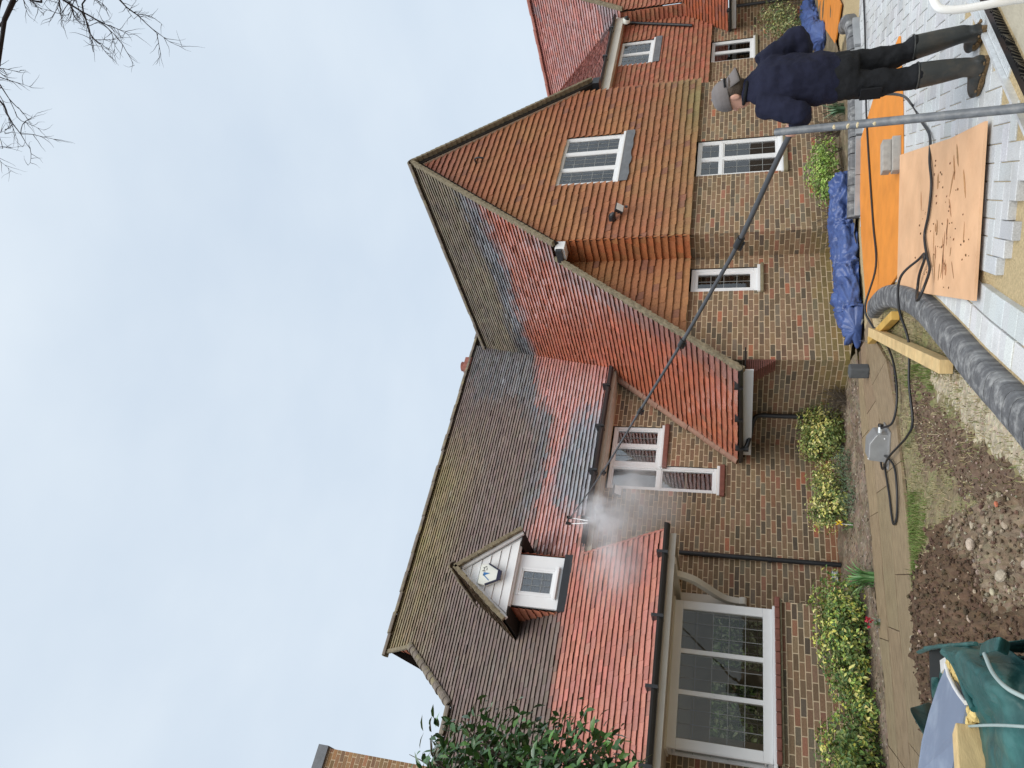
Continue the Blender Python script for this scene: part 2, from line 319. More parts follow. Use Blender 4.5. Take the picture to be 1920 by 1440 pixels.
# walls: mortar beds with bricks set proud of them
WP = {}
def wall(key, O, U, polys, col=brick_col, depth=.22, v0=None):
    b = MB(); U = V(U); Nn = U.cross(V((0, 0, 1)))
    lay(BRICK, b, O, U, (0, 0, 1), Nn, polys, .075, .225, col, 'brick', thick=.003, vstart=v0, key=key)
    us = [p[0] for p in polys[0]]; vs = [p[1] for p in polys[0]]
    WP[key] = b.build('wall', 'mortar', HOUSE)
def rect(u0, v0, u1, v1): return [(u0, v0), (u1, v0), (u1, v1), (u0, v1)]
W2 = [(5.97, 1.82), (6.45, 1.82), (6.45, 2.76), (7.22, 2.76), (7.22, 3.60), (5.97, 3.60)]
wall('mainwall', (0, 10.7, 0), (1, 0, 0), [[(1.0, -.2), (6.95, -.2), (6.95, 1.9), (8.2, 3.7), (1.0, 3.7)], W2, rect(2.15, .9, 4.0, 2.33)], v0=-.2)
wall('bay', (0, 10.25, 0), (1, 0, 0), [rect(2.05, -.2, 4.1, .92)], v0=-.2)
wall('bayside', (2.05, 0, 0), (0, -1, 0), [rect(-10.7, -.2, -10.25, .92)], v0=-.2)
GW, SW, RW = (10.57, .885, 11.56, 2.25), (8.33, 1.245, 8.85, 2.25), (16.8, 1.3, 17.72, 2.25)
wall('gable', (0, 8.0, 0), (1, 0, 0), [rect(9.1, -.2, 13.45, 2.3), rect(*GW)], v0=-.2)
wall('gableside', (9.1, 0, 0), (0, -1, 0), [rect(-8.5, -.2, -8.0, 2.3)], v0=-.2)
wall('recess', (0, 8.5, 0), (1, 0, 0), [[(6.95, -.2), (9.1, -.2), (9.1, 2.3), (7.25, 2.3), (6.95, 1.9)], rect(*SW)], v0=-.2)
wall('return', (6.95, 0, 0), (0, -1, 0), [rect(-10.7, -.2, -8.5, 1.62)], v0=-.2)
wall('rightwall', (0, 9.5, 0), (1, 0, 0), [rect(13.45, -.2, 19.1, 2.3), rect(*RW)], v0=-.2)
wall('porch', (18.3, 0, 0), (0, -1, 0), [rect(-9.5, -.2, -7.4, 1.8)], v0=-.2)
# hung tiles
HP = {}
def hung(key, O, U, polys, col, v0):
    b = MB(); U = V(U); lay(HUNG, b, O, U, (0, 0, 1), U.cross(V((0, 0, 1))), polys, .115, .165, col, 'tile', tail=.047, thick=.012, vstart=v0, key=key); HP[key] = b.build('tile_hung_wall', 'felt', HOUSE)
FW = (10.5, 3.60, 11.92, 4.72)
hung('hg', (0, 7.95, 0), (1, 0, 0), [[(9.012, 2.28), (13.48, 2.28), (13.48, 4.72), (11.44, 7.66), (9.012, 4.57)], rect(*FW)], hung_col, 2.28)
hung('hs', (9.05, 0, 0), (0, -1, 0), [rect(-8.45, 2.28, -7.918, 4.60)], hung_side_col, 2.28)
hung('hr', (0, 8.45, 0), (1, 0, 0), [[(7.2, 2.28), (9.05, 2.28), (9.05, 4.58)]], hung_col, 2.28)
RFW = (17.0, 3.66, 18.1, 4.48)
hung('hw', (0, 9.45, 0), (1, 0, 0), [rect(13.45, 2.28, 19.1, 4.68), rect(*RFW)], hung_right_col, 2.28)
hung('h2', (0, 9.1, 0), (1, 0, 0), [[(19.08, 2.9), (23.5, 2.9), (23.5, 4.6), (21.3, 7.42), (19.08, 4.6)]], hung_right_col, 2.9)
hung('h2s', (19.05, 0, 0), (0, -1, 0), [rect(-9.45, 2.7, -9.1, 4.6)], hung_right_col, 2.7)
HP['gablet'] = gab.build('tile_hung_wall', 'felt', HOUSE)
# dormer cheeks and roof
DS = 1.3; KD = math.hypot(1, DS); vd = lambda X: (X-4.2)*KD; ym = lambda z: 10.4+(z-3.77)/S1
b = MB(); lay(ROOF, b, (4.2, 0, 5.78), (0, -1, 0), (1, 0, DS), (-DS, 0, 1), [[(-ym(4.80)-.05, vd(3.45)), (-10.33, vd(3.45)), (-10.33, 0), (-ym(5.78)-.05, 0)]], .1044, .165, dorm_col, key='dorml'); finish_roof('dorml', b)
b = MB(); lay(ROOF, b, (4.2, 0, 5.78), (0, 1, 0), (-1, 0, DS), (DS, 0, 1), [[(10.33, vd(3.45)), (ym(4.80)+.05, vd(3.45)), (ym(5.78)+.05, 0), (10.33, 0)]], .1044, .165, dorm_col, key='dormr'); finish_roof('dormr', b)
DORM = MB()
DORM.box((3.76, 10.56, 3.98), (3.935, 10.62, 4.86)); DORM.box((4.385, 10.56, 3.98), (4.59, 10.62, 4.86)); DORM.box((3.936, 10.56, 3.98), (4.384, 10.62, 4.165)); DORM.box((3.936, 10.56, 4.755), (4.384, 10.62, 4.86)); DORM = DORM.build('dormer', 'upvc', HOUSE)
b = MB(); lay(HUNG, b, (3.74, 0, 0), (0, -1, 0), (0, 0, 1), (-1, 0, 0), [[(-10.66, 4.07), (-10.6, 4.02), (-10.58, 4.82), (-11.25, 4.82)]], .115, .165, cheek_col, vstart=4.0, key='dcl'); HP['dcl'] = b.build('tile_hung_wall', 'felt', HOUSE)
b = MB(); lay(HUNG, b, (4.61, 0, 0), (0, 1, 0), (0, 0, 1), (1, 0, 0), [[(10.6, 4.02), (10.66, 4.07), (11.25, 4.82), (10.58, 4.82)]], .115, .165, cheek_col, vstart=4.0, key='dcr'); HP['dcr'] = b.build('tile_hung_wall', 'felt', HOUSE)
MB().box((3.72, 10.5, 3.93), (4.63, 10.68, 4.06)).build('apron_flashing', 'blackpipe', DORM)
for i in range(6):                                         # pediment weatherboards
    z0, z1 = 4.81+i*.142, 4.81+(i+1)*.142-.006; hw = lambda z: .60*(1-(z-4.81)/.86)
    if hw(z1) < .01: z1 = 5.66
    MB().prism([(4.185-hw(z0), 10.44, z0), (4.185+hw(z0), 10.44, z0), (4.185+max(.004, hw(z1)), 10.455, z1), (4.185-max(.004, hw(z1)), 10.455, z1)], (0, .03, 0)).build('board', 'upvc', DORM)
MB().prism([(3.5, 10.48, 4.79), (4.87, 10.48, 4.79), (4.2, 10.48, 5.7)], (0, .06, 0)).build('pediment', 'upvc', DORM)
for sgn in (-1, 1):
    MB().bar((4.2, 10.42, 5.69), (4.2+sgn*.70, 10.42, 4.78), (0, .05, 0), V((DS, 0, sgn)).normalized()*.05).build('bargeboard', 'upvc', DORM)
    m_ = MB()
    for i in range(9):
        t = i/9; p = V((4.2, 10.34, 5.77))+V((sgn*.75, 0, -.975))*t; m_.bar(p, p+V((sgn*.075, 0, -.112)), (0, .06, 0), V((DS, 0, sgn)).normalized()*R.uniform(.05, .075))
    m_.build('verge', 'mossverge', DORM)
    MB().bar((4.2+sgn*.62, 10.45, 4.79), (4.2+sgn*.62, 11.2, 4.79), (.24, 0, 0), (0, 0, .02)).build('soffit', 'felt', DORM)
# ridge, hip and verge pieces
def ridge_run(p, q, m, n, rad=.10, name='ridge_tile', parent=None):
    p, q = V(p), V(q); t = (q-p).normalized(); s = t.cross(V((0, 0, 1))).normalized(); u = s.cross(t)
    for i in range(n):
        a, c = p+(q-p)*(i/n), p+(q-p)*((i+1)/n-.008/(q-p).length); k = .008*(i % 2); mb = MB(); A = []; rr = rad+R.uniform(-.006, .008)
        for e in (a, c):
            A += [e+s*math.cos(math.pi*j/8)*rr*1.05+u*(math.sin(math.pi*j/8)*rr-.055+k) for j in range(9)]
            A += [e+s*math.cos(math.pi*j/8)*(rr-.02)+u*(math.sin(math.pi*j/8)*(rr-.02)-.06+k) for j in range(8, -1, -1)]
        fs = [(j, (j+1) % 18, (j+1) % 18+18, j+18) for j in range(18)]+[tuple(range(18))[::-1], tuple(range(18, 36))]
        mb.add(A, fs); mb.build(name, m, parent or HOUSE)
ridge_run((3.62, 13.88, 8.27), (13.8, 13.88, 8.27), 'ridge', 23)
ridge_run((11.44, 7.82, 7.80), (11.44, 13.5, 7.80), 'ridge', 13)
ridge_run((21.3, 9.0, 7.55), (21.3, 13, 7.55), 'ridgered', 9)
ridge_run((.3, 12.1, 6.0), (2.5, 12.1, 6.0), 'ridge', 5)
ridge_run((4.2, 10.3, 5.84), (4.2, 11.9, 5.84), 'ridge', 4, .085)
for i in range(13):                                        # bonnet hip tiles
    p = V((3.70, 13.30, 7.50)).lerp(V((2.5, 12.1, 5.97)), i/13); q = V((3.70, 13.30, 7.50)).lerp(V((2.5, 12.1, 5.97)), (i+1.15)/13)
    ridge_run(p+V((0, 0, .03)), q+V((0, 0, .05)), 'ridge', 1, .085, 'hip_tile')
def verge(p, q, nrm, back, m='mossverge', w=.10, stepn=None):
    p, q, nrm = V(p), V(q), V(nrm).normalized(); L_ = (q-p).length; n = stepn or int(L_/.105); mb = MB(); t = (q-p)/n
    for i in range(n):
        h = R.uniform(.045, .06); mb.bar(p+t*i+nrm*(.012+R.uniform(0, .008)), p+t*(i+1.0)+nrm*.0, V(back)*w, nrm*h)
    mb.build('verge', m, HOUSE)
verge((11.44, 7.83, 7.74), (8.85, 7.83, 7.74-2.59*S1), NL, (0, 1, 0)); verge((8.87, 8.17, 4.45), (6.5, 8.17, 1.43), NL, (0, 1, 0))
verge((11.44, 7.83, 7.74), (13.72, 7.83, 4.43), (1.45, 0, 1), (0, 1, 0)); mat('capclay', (.30, .175, .13), .75, .3, var=.25, vscale=12, bump=.3, bscale=40); ridge_run((6.50, 10.58, 1.52), (8.40, 10.58, 3.945), 'capclay', 9, .075, 'abutment_tile')
verge((21.3, 8.98, 7.49), (18.95, 8.98, 4.50), NL, (0, 1, 0)); verge((3.7, 13.86, 8.2), (3.7, 13.3, 7.49), ND, (1, 0, 0), w=.07)
verge((4.61, 10.38, 3.73), (4.61, 9.34, 2.40), ND, (1, 0, 0), 'ridgered', .03)
MB().bar((11.42, 7.92, 7.60), (8.9, 7.92, 4.40), (0, .06, 0), V(NL).normalized()*.10).build('bargeboard', 'felt', HOUSE)
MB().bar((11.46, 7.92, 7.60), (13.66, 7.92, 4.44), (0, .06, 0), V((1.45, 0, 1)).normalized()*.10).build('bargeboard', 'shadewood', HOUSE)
# gutters, fascias, soffits
def gutter(p, q, rad=.055, brackets=0):
    p, q = V(p), V(q); t = (q-p).normalized(); s = t.cross(V((0, 0, 1))).normalized(); A = []; mb = MB()
    prof = [(math.cos(a), math.sin(a)) for a in [math.pi+math.pi*j/8 for j in range(9)]]
    for e in (p, q): A += [e+s*x*rad+V((0, 0, z*rad)) for x, z in prof]+[e+s*x*(rad-.008)+V((0, 0, z*(rad-.008))) for x, z in prof[::-1]]
    mb.add(A, [(j, (j+1) % 18, (j+1) % 18+18, j+18) for j in range(18)]+[tuple(range(18))[::-1], tuple(range(18, 36))])
    g = mb.build('gutter', 'blackpipe', HOUSE)
    for i in range(brackets):
        c = p.lerp(q, (i+.5)/brackets); MB().bar(c-t*.02, c+t*.02, s*(rad*2.25), V((0, 0, rad*1.9))).build('gutter_bracket', 'blackpipe', g)
    return g
gutter((4.72, 10.29, 3.78), (8.22, 10.29, 3.75), .072, 4); gutter((.3, 9.285, 2.44), (4.66, 9.285, 2.44), .078, 5)
gutter((6.50, 8.12, 1.50), (6.50, 10.5, 1.48), .062, 3); gutter((13.6, 9.16, 4.72), (19.0, 9.16, 4.74), .06, 4); gutter((18.05, 7.4, 1.86), (18.05, 9.45, 1.86), .06, 2)
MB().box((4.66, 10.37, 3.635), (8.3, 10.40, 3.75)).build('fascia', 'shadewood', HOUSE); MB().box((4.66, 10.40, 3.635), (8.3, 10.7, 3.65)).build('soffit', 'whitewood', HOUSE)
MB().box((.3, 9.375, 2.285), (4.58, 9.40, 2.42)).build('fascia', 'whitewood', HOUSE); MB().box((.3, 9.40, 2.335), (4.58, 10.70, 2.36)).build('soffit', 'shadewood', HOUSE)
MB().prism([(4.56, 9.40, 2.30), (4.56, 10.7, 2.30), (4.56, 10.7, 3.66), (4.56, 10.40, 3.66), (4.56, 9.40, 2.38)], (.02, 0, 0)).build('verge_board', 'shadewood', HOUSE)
MB().box((6.60, 8.3, 1.30), (6.62, 10.5, 1.44)).build('fascia', 'upvc', HOUSE); MB().box((6.62, 8.22, 1.40), (6.95, 10.6, 1.42)).build('soffit', 'felt', HOUSE)
MB().box((13.5, 9.23, 4.50), (19.05, 9.26, 4.70)).build('fascia', 'whitewood', HOUSE); MB().box((13.5, 9.26, 4.50), (19.05, 9.46, 4.52)).build('soffit', 'whitewood', HOUSE)
MB().box((18.14, 7.4, 1.70), (18.17, 9.45, 1.82)).build('fascia', 'upvc', HOUSE)
MB().box((8.80, 7.90, 4.26), (8.98, 8.16, 4.42)).build('eaves_box', 'upvc', HOUSE, bevel=.006); MB().box((8.74, 7.9, 4.30), (8.80, 8.16, 4.40)).build('gutter_end', 'blackpipe', HOUSE)
MB().box((13.6, 7.84, 4.28), (13.8, 8.1, 4.42)).build('gutter_end', 'blackpipe', HOUSE)
b = MB()
for i in range(14): b.box((6.945-.30*(i+1)/14, 8.494-.003*(i % 2), 1.0+i*.03), (6.955, 8.72, 1.0+i*.03+.023))
tag(b.build('corbel', 'claysill', HOUSE), kind='stuff')
# pipes
def pipe(pts, rad=.036, name='downpipe'):
    o = MB().tube(pts, rad, 12).build(name, 'blackpipe', HOUSE); return o
p = pipe([(4.88, 10.63, 2.34), (4.885, 10.63, .06)])
for z in (1.0, 1.95): MB().tube([(4.88, 10.63, z), (4.88, 10.63, z+.05)], .043, 12).build('pipe_bracket', 'blackpipe', p)
p = pipe(spline([(6.50, 10.16, 1.46), (6.52, 10.14, 1.38), (6.62, 10.02, 1.33), (6.80, 9.80, 1.27), (6.87, 9.77, 1.18), (6.87, 9.77, .9), (6.87, 9.78, .05)], 5))
MB().tube([(6.50, 10.16, 1.42), (6.50, 10.16, 1.34)], .046, 12).build('pipe_bracket', 'blackpipe', p)
pipe([(19.0, 9.36, 4.6), (18.98, 9.37, 4.4), (18.4, 9.37, 2.75)]); pipe([(18.22, 8.95, 1.8), (18.22, 8.95, 0)])
for y, z in ((8.5, 0), (9.2, 0)): pass
b = MB().box((4.64, 10.665, .10), (4.80, 10.70, .19)).build('vent', 'lead', HOUSE)
for i in range(4): MB().box((4.65, 10.655, .112+i*.019), (4.79, 10.668, .122+i*.019)).build('slat', 'upvc', b)
# windows: the frame is the window, its bars, panes, leading, blind and sill hang under it
def window(O, U, w, h, bars, lights, depth=.07, fr=.055, lead=None, blind=.16, sill=None, setback=.02, gl='glass', cill=True):
    O, U = V(O), V(U); Nn = U.cross(V((0, 0, 1))); Z = V((0, 0, 1)); O = O-Nn*setback
    def B(mb, x0, z0, x1, z1, d0, d1): return mb.obox(O+U*x0+Z*z0-Nn*d1, U*(x1-x0), Z*(z1-z0), Nn*(d1-d0))
    f = MB(); B(f, 0, 0, w, fr, 0, depth); B(f, 0, h-fr, w, h, 0, depth); B(f, 0, fr, fr, h-fr, 0, depth); B(f, w-fr, fr, w, h-fr, 0, depth)
    f = f.build('window', 'upvc', HOUSE, bevel=.006)
    for x0, z0, x1, z1 in bars: B(MB(), x0, z0, x1, z1, .006, depth-.004).build('glazing_bar', 'upvc', f, bevel=.005)
    for lt in lights:
        x0, z0, x1, z1 = lt[:4]; s = .022 if len(lt) < 5 else lt[4]
        sa = MB()
        if s: B(sa, x0, z0, x1, z0+s, .014, depth-.006); B(sa, x0, z1-s, x1, z1, .014, depth-.006); B(sa, x0, z0+s, x0+s, z1-s, .014, depth-.006); B(sa, x1-s, z0+s, x1, z1-s, .014, depth-.006); sa.build('sash', 'upvc', f, bevel=.004)
        B(MB(), x0+s, z0+s, x1-s, z1-s, .034, .042).build('pane', gl, f)
        if lead:
            nx, nzz = lead(x1-x0, z1-z0) if callable(lead) else lead; lm = MB()
            for i in range(1, nx): x = x0+s+(x1-x0-2*s)*i/nx; B(lm, x-.004, z0+s, x+.004, z1-s, .030, .033)
            for i in range(1, nzz): z = z0+s+(z1-z0-2*s)*i/nzz; B(lm, x0+s, z-.004, x1-s, z+.004, .029, .0325)
            if lm.v: lm.build('leading', 'leadline', f)
    if blind: B(MB(), .01, .01, w-.01, h-.01, blind, blind+.02).build('blind', 'blind', f)
    if cill: B(MB(), -.03, -.045, w+.03, .0, -.05, depth).build('cill', 'upvc', f, bevel=.008)
    if sill: B(MB(), -.05, -.045-sill[1], w+.05, -.046, -.07, depth).build('sill', sill[0], f, bevel=.012)
    # reveal behind the frame so no light leaks round it
    B(MB(), -.0, -.0, w, .004, depth, .2).build('reveal', 'felt', f)
    return f
gx, gz0, gx1, gz1 = GW; w_, h_ = gx1-gx, gz1-gz0
ld = lambda w, h: (max(1, round(w/.26)), max(1, round(h/.2)))
window((gx, 8.0, gz0), (1, 0, 0), w_, h_, [(w_/2-.03, .055, w_/2+.03, h_-.055), (.055, .93, w_/2-.03, .98), (w_/2+.03, .93, w_-.055, .98)], [(.055, .055, w_/2-.03, .93), (w_/2+.03, .055, w_-.055, .93), (.055, .98, w_/2-.03, h_-.055), (w_/2+.03, .98, w_-.055, h_-.055)], lead=ld, sill=('stone_sill', .07))
w_, h_ = SW[2]-SW[0], SW[3]-SW[1]
window((SW[0], 8.5, SW[1]), (1, 0, 0), w_, h_, [], [(.055, .055, w_-.055, h_-.055, .05)], lead=(2, 4), sill=('stone_sill', .05))
w_, h_ = FW[2]-FW[0], FW[3]-FW[1]
f = window((FW[0], 7.95, FW[1]), (1, 0, 0), w_, h_, [(w_/3-.03, .055, w_/3+.03, h_-.055), (2*w_/3-.03, .055, 2*w_/3+.03, h_-.055)], [(.055, .055, w_/3-.03, h_-.055), (w_/3+.03, .055, 2*w_/3-.03, h_-.055), (2*w_/3+.03, .055, w_-.055, h_-.055)], lead=(3, 5), setback=.0)
b = MB(); ap = [(FW[0]-.02, 7.90, FW[1]-.05), (FW[2]+.04, 7.90, FW[1]-.05)]; n_ = 14
lo = [(FW[2]+.04-(FW[2]-FW[0]+.06)*i/n_, 7.895, FW[1]-.20-.012*math.sin(i*1.7)-R.uniform(0, .012)) for i in range(n_+1)]
b.prism(ap+lo, (0, .004, 0)); b.build('lead_apron', 'lead', f)
w_, h_ = RW[2]-RW[0], RW[3]-RW[1]
window((RW[0], 9.5, RW[1]), (1, 0, 0), w_, h_, [(w_/2-.03, .055, w_/2+.03, h_-.055)], [(.055, .055, w_/2-.03, h_-.055), (w_/2+.03, .055, w_-.055, h_-.055)], lead=None, sill=('stone_sill', .06))
w_, h_ = RFW[2]-RFW[0], RFW[3]-RFW[1]
f = window((RFW[0], 9.45, RFW[1]), (1, 0, 0), w_, h_, [(w_/2-.03, .055, w_/2+.03, h_-.055)], [(.055, .055, w_/2-.03, h_-.055), (w_/2+.03, .055, w_-.055, h_-.055)], lead=(2, 4), setback=0)
MB().box((RFW[0]-.03, 9.395, RFW[1]-.2), (RFW[2]+.05, 9.405, RFW[1]-.05)).build('lead_apron', 'lead', f)
# L-shaped window on the main wall
f = window((5.97, 10.7, 1.82), (1, 0, 0), .48, 1.78, [(.055, .90, .425, .96)], [(.055, .055, .425, .90), (.055, .96, .425, 1.725)], lead=None, sill=('claysill', .08))
window((6.45, 10.7, 2.76), (1, 0, 0), .77, .84, [(.355, .055, .415, .785)], [(.055, .055, .355, .785), (.415, .055, .715, .785)], lead=(2, 3), sill=('claysill', .08))
# bay window, see-through to the garden windows at the back
bw, bh = 1.93, 1.30
f = window((2.06, 10.27, 1.02), (1, 0, 0), bw, bh, [(.66, .09, .72, bh-.10), (1.20, .09, 1.26, bh-.10)], [(.13, .13, .66, bh-.11, .0), (.72, .13, 1.20, bh-.11, .0), (1.26, .13, bw-.12, bh-.11, .0)], fr=.12, lead=(3, 5), blind=None, gl='glassclear', depth=.10, setback=.0)
window((2.05, 10.70, 1.02), (0, -1, 0), .42, bh, [], [(.06, .08, .36, bh-.08)], lead=(2, 5), blind=None, gl='glassclear', setback=0)
s = MB()
for i in range(14): MB().box((2.04+i*.150, 10.16, .925), (2.04+i*.150+.146, 10.30, .99), ).build('sill_tile', 'claysill', f, bevel=.012)
MB().box((2.03, 10.19, .90), (4.12, 10.24, .93)).build('sill_bed', 'stone_sill', f)
MB().box((2.02, 10.22, 2.31), (4.02, 10.68, 2.34)).build('head_board', 'whitewood', f)
# room behind the bay: walls, ceiling and the far windows
rm = MB(); rm.box((1.1, 10.8, -.1), (6.9, 15.3, .0)); rm.box((1.1, 10.76, 2.30), (6.9, 15.3, 2.33)); rm.box((6.85, 10.8, 0), (6.9, 15.3, 2.3)); rm.box((.2, 10.8, 0), (.25, 15.3, 2.3))
rm.box((.2, 15.25, 0), (3.35, 15.3, 2.3)); rm.box((5.65, 15.25, 0), (6.9, 15.3, 2.3)); rm.box((3.35, 15.25, 0), (5.65, 15.3, .75)); rm.box((3.35, 15.25, 1.95), (5.65, 15.3, 2.3)); rm.box((4.35, 15.25, .75), (4.65, 15.3, 1.95))
rm.build('interior_room', 'roomwall', HOUSE)
fb = MB()
for x0 in (3.35, 4.65):
    for i in range(1, 6): fb.box((x0+i/6-.006, 15.26, .75), (x0+i/6+.006, 15.28, 1.95))
    for i in range(1, 7): fb.box((x0, 15.255, .75+1.2*i/7-.006), (x0+1, 15.275, .75+1.2*i/7+.006))
fb.build('garden_window_leading', 'leadline', HOUSE)
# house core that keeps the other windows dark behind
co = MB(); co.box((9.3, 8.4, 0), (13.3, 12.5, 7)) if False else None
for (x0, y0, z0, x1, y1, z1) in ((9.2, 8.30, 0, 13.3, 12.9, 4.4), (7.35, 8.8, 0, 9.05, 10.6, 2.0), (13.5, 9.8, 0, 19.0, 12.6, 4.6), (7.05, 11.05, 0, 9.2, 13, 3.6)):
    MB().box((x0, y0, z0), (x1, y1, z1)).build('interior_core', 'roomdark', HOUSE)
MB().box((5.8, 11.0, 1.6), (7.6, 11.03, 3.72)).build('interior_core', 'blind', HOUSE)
# dormer window
window((3.93, 10.56, 4.16), (1, 0, 0), .46, .60, [], [(.04, .04, .42, .56, .025)], fr=.04, lead=(3, 3), setback=-.015, cill=True, blind=.4)
# carved bracket under the overhang
pts = spline([(4.2, 10.66, 1.40), (4.2, 10.62, 1.60), (4.2, 10.485, 1.745), (4.2, 10.22, 1.92), (4.2, 10.0, 2.08), (4.2, 9.88, 2.26), (4.2, 9.86, 2.33)], 6); mb = MB(); A = []
for i, p_ in enumerate(pts):
    t = (pts[min(i+1, len(pts)-1)]-pts[max(i-1, 0)]).normalized(); s_ = t.cross(V((1, 0, 0))); hw = .045
    A += [p_+s_*hw-V((.045, 0, 0)), p_+s_*hw+V((.045, 0, 0)), p_-s_*hw+V((.045, 0, 0)), p_-s_*hw-V((.045, 0, 0))]
mb.add(A, [(i*4+k, i*4+(k+1) % 4, i*4+4+(k+1) % 4, i*4+4+k) for i in range(len(pts)-1) for k in range(4)]+[(3, 2, 1, 0), tuple(range(len(A)-4, len(A)))])
br = mb.build('bracket', 'whitewood', HOUSE, bevel=.008)
MB().tube([(4.15, 10.64, 1.40), (4.25, 10.64, 1.40)], .055, 14).build('scroll', 'whitewood', br); MB().box((4.13, 10.68, 1.5), (4.27, 10.70, 2.33)).build('wall_post', 'whitewood', br); MB().box((4.15, 9.42, 2.27), (4.25, 10.68, 2.335)).build('top_arm', 'whitewood', br)
# chimneys
ch = MB().box((10.95, 13.8, 8.2), (11.35, 14.1, 8.38)).build('chimney', 'ridgered', HOUSE); MB().tube([(11.15, 13.95, 8.36), (11.15, 13.95, 8.47)], [.11, .13], 14).build('chimney_pot', 'ridgered', ch)
CHW = []; b = MB(); lay(BRICK, b, (.0, 12.8, 0), (1, 0, 0), (0, 0, 1), (0, -1, 0), [rect(-.2, 5.6, 1.67, 8.25)], .075, .225, lambda c: (jit(mixc((.24, .155, .09), (.33, .18, .09), R.random()), .2), .85), 'brick', thick=.003, key='stack')
b.box((-.2, 12.805, 5.6), (1.67, 13.6, 8.25)); WP['stack'] = b.build('chimney', 'mortar', HOUSE)
MB().box((-.25, 12.74, 8.25), (1.70, 13.65, 8.44)).build('chimney_cap', 'lead', WP['stack']); MB().tube([(1.2, 13.1, 8.44), (1.2, 13.1, 8.8)], [.13, .11], 14).build('chimney_pot', 'blackpipe', WP['stack'])
# overlapping parts of the fabric that stay hidden behind other things should not use up single pieces
def hidden(t):
    c = sum((V(p) for p in t[1]), V((0, 0, 0)))/len(t[1]); px, py, d = proj(c)
    if t[5] == 'mainwall' and (c[0] > 7.6 or (c[0] < 4.1 and 10.5 < c[1])): return True
    if t[5] == 'main' and (3.74 < c[0] < 4.62 and 10.6 < c[1] < 11.9): return True
    return inpoly((px, py), [(1230, 1330), (800, 1330), (800, 1440), (1230, 1440)]) or inpoly((px, py), [(1340, 40), (1340, 230), (1860, 230), (1860, 40)])
emit(BRICK, 'brick', 'brickwork', 'brick', HOUSE, WP, 300, hidden)
emit(ROOF, 'roof_tile', 'roof_tiling', 'rooftile', HOUSE, RP, 300, hidden)
emit(HUNG, 'wall_tile', 'wall_tiling', 'walltile', HOUSE, HP, 300, hidden)
# small fittings on the walls, each its own thing
mat('lens', (.75, .77, .78), .25, .5, var=.03); mat('navy', (.012, .012, .04), .4, .5); mat('printblue', (.03, .16, .42), .5); mat('printdark', (.03, .03, .04), .5); mat('bellwhite', (.78, .8, .74), .4, var=.05)
def flood(name, c, label, n=V((0, -1, 0)), s=.085, dark=True):
    c = V(c); e = empty(name, c, label, 'light'); t = V((0, -.8, -.6)).normalized(); u = V((1, 0, 0)); w2 = u.cross(t)
    MB().obox(c-u*s-w2*s*.85, u*2*s, w2*1.7*s, -t*.05).build('housing', 'blackpipe' if dark else 'upvc', e, bevel=.006)
    MB().obox(c+t*.002-u*s*.88-w2*s*.72, u*1.76*s, w2*1.44*s, t*.006).build('lens', 'lens', e)
    MB().tube([c-t*.04, c-t*.04+V((0, .1, .02))], .016, 8).build('arm', 'blackpipe', e)
    MB().tube([c+V((0, -.01, -.13)), c+V((0, -.01, -.085))], .022, 10).build('sensor', 'blackpipe', e); return e
flood('floodlight', (9.63, 7.80, 3.42), 'small white-faced floodlight on the tile-hung gable')
flood('floodlight', (5.87, 10.58, 3.38), 'floodlight on the brick wall beside the L-shaped window, in the spray')
def dome(name, c, label, m1, r=.06):
    e = empty(name, c, label, 'camera'); c = V(c)
    MB().tube([c+V((0, .10, .0)), c+V((0, .02, 0)), c+V((0, 0, -.01))], [r, r, r*.9], 16).build('base', m1, e)
    MB().tube([c+V((0, 0, -.01)), c+V((0, -.03, -.03)), c+V((0, -.05, -.05))], [r*.8, r*.62, r*.2], 16).build('lens', 'blackpipe', e); return e
dome('security_camera', (9.47, 7.82, 3.54), 'black bullet camera above the gable floodlight', 'blackpipe')
dome('security_camera', (5.38, 10.30, 3.60), 'round white camera under the eaves behind the spray', 'bellwhite', .07)
dome('security_camera', (18.75, 9.15, 4.40), 'round white camera under the far right eaves', 'bellwhite', .09)
BB = empty('alarm_box', (4.14, 10.43, 5.02), 'five-sided white alarm bell box with navy edge on the dormer gable', 'alarm'); 
pen = lambda y, k: [(4.13+x*k, y, 5.185+z*k) for x, z in ((-.16, .16), (.16, .16), (.175, .02), (.07, -.17), (-.07, -.17), (-.175, .02))]
MB().prism(pen(10.37, 1), (0, .065, 0)).build('cover', 'bellwhite', BB, bevel=.01)
for a_, c_ in ((0, 1), (1, 2), (2, 3)):
    q = [(.172, .03), (.075, -.17), (-.075, -.17), (-.172, .03)]; p0, p1 = q[a_], q[c_]
    MB().bar((4.13+p0[0], 10.36, 5.185+p0[1]), (4.13+p1[0], 10.36, 5.185+p1[1]), (0, .035, 0), V((p1[1]-p0[1], 0, p0[0]-p1[0])).normalized()*(.022 if a_ != 1 else .06)).build('edge', 'navy', BB)
pr = MB()
for x, z, w3, h3 in ((.045, .10, .012, .05), (.065, .122, .035, .008), (.065, .078, .035, .008), (.10, .115, .010, .03), (.115, .085, .012, .03)): pr.box((4.13+x, 10.366, 5.185+z-.03), (4.13+x+w3, 10.3685, 5.185+z-.03+h3))
pr.build('lettering', 'printdark', BB)
pr = MB(); pr.prism([(4.13-.03, 10.3665, 5.28), (4.13+.03, 10.3665, 5.28), (4.13+.025, 10.3665, 5.17)], (0, .002, 0)); pr.prism([(4.13-.10, 10.3665, 5.17), (4.13-.085, 10.3665, 5.17), (4.13+.0, 10.3665, 5.28), (4.13-.015, 10.3665, 5.28)], (0, .002, 0)); pr.build('emblem', 'printblue', BB)
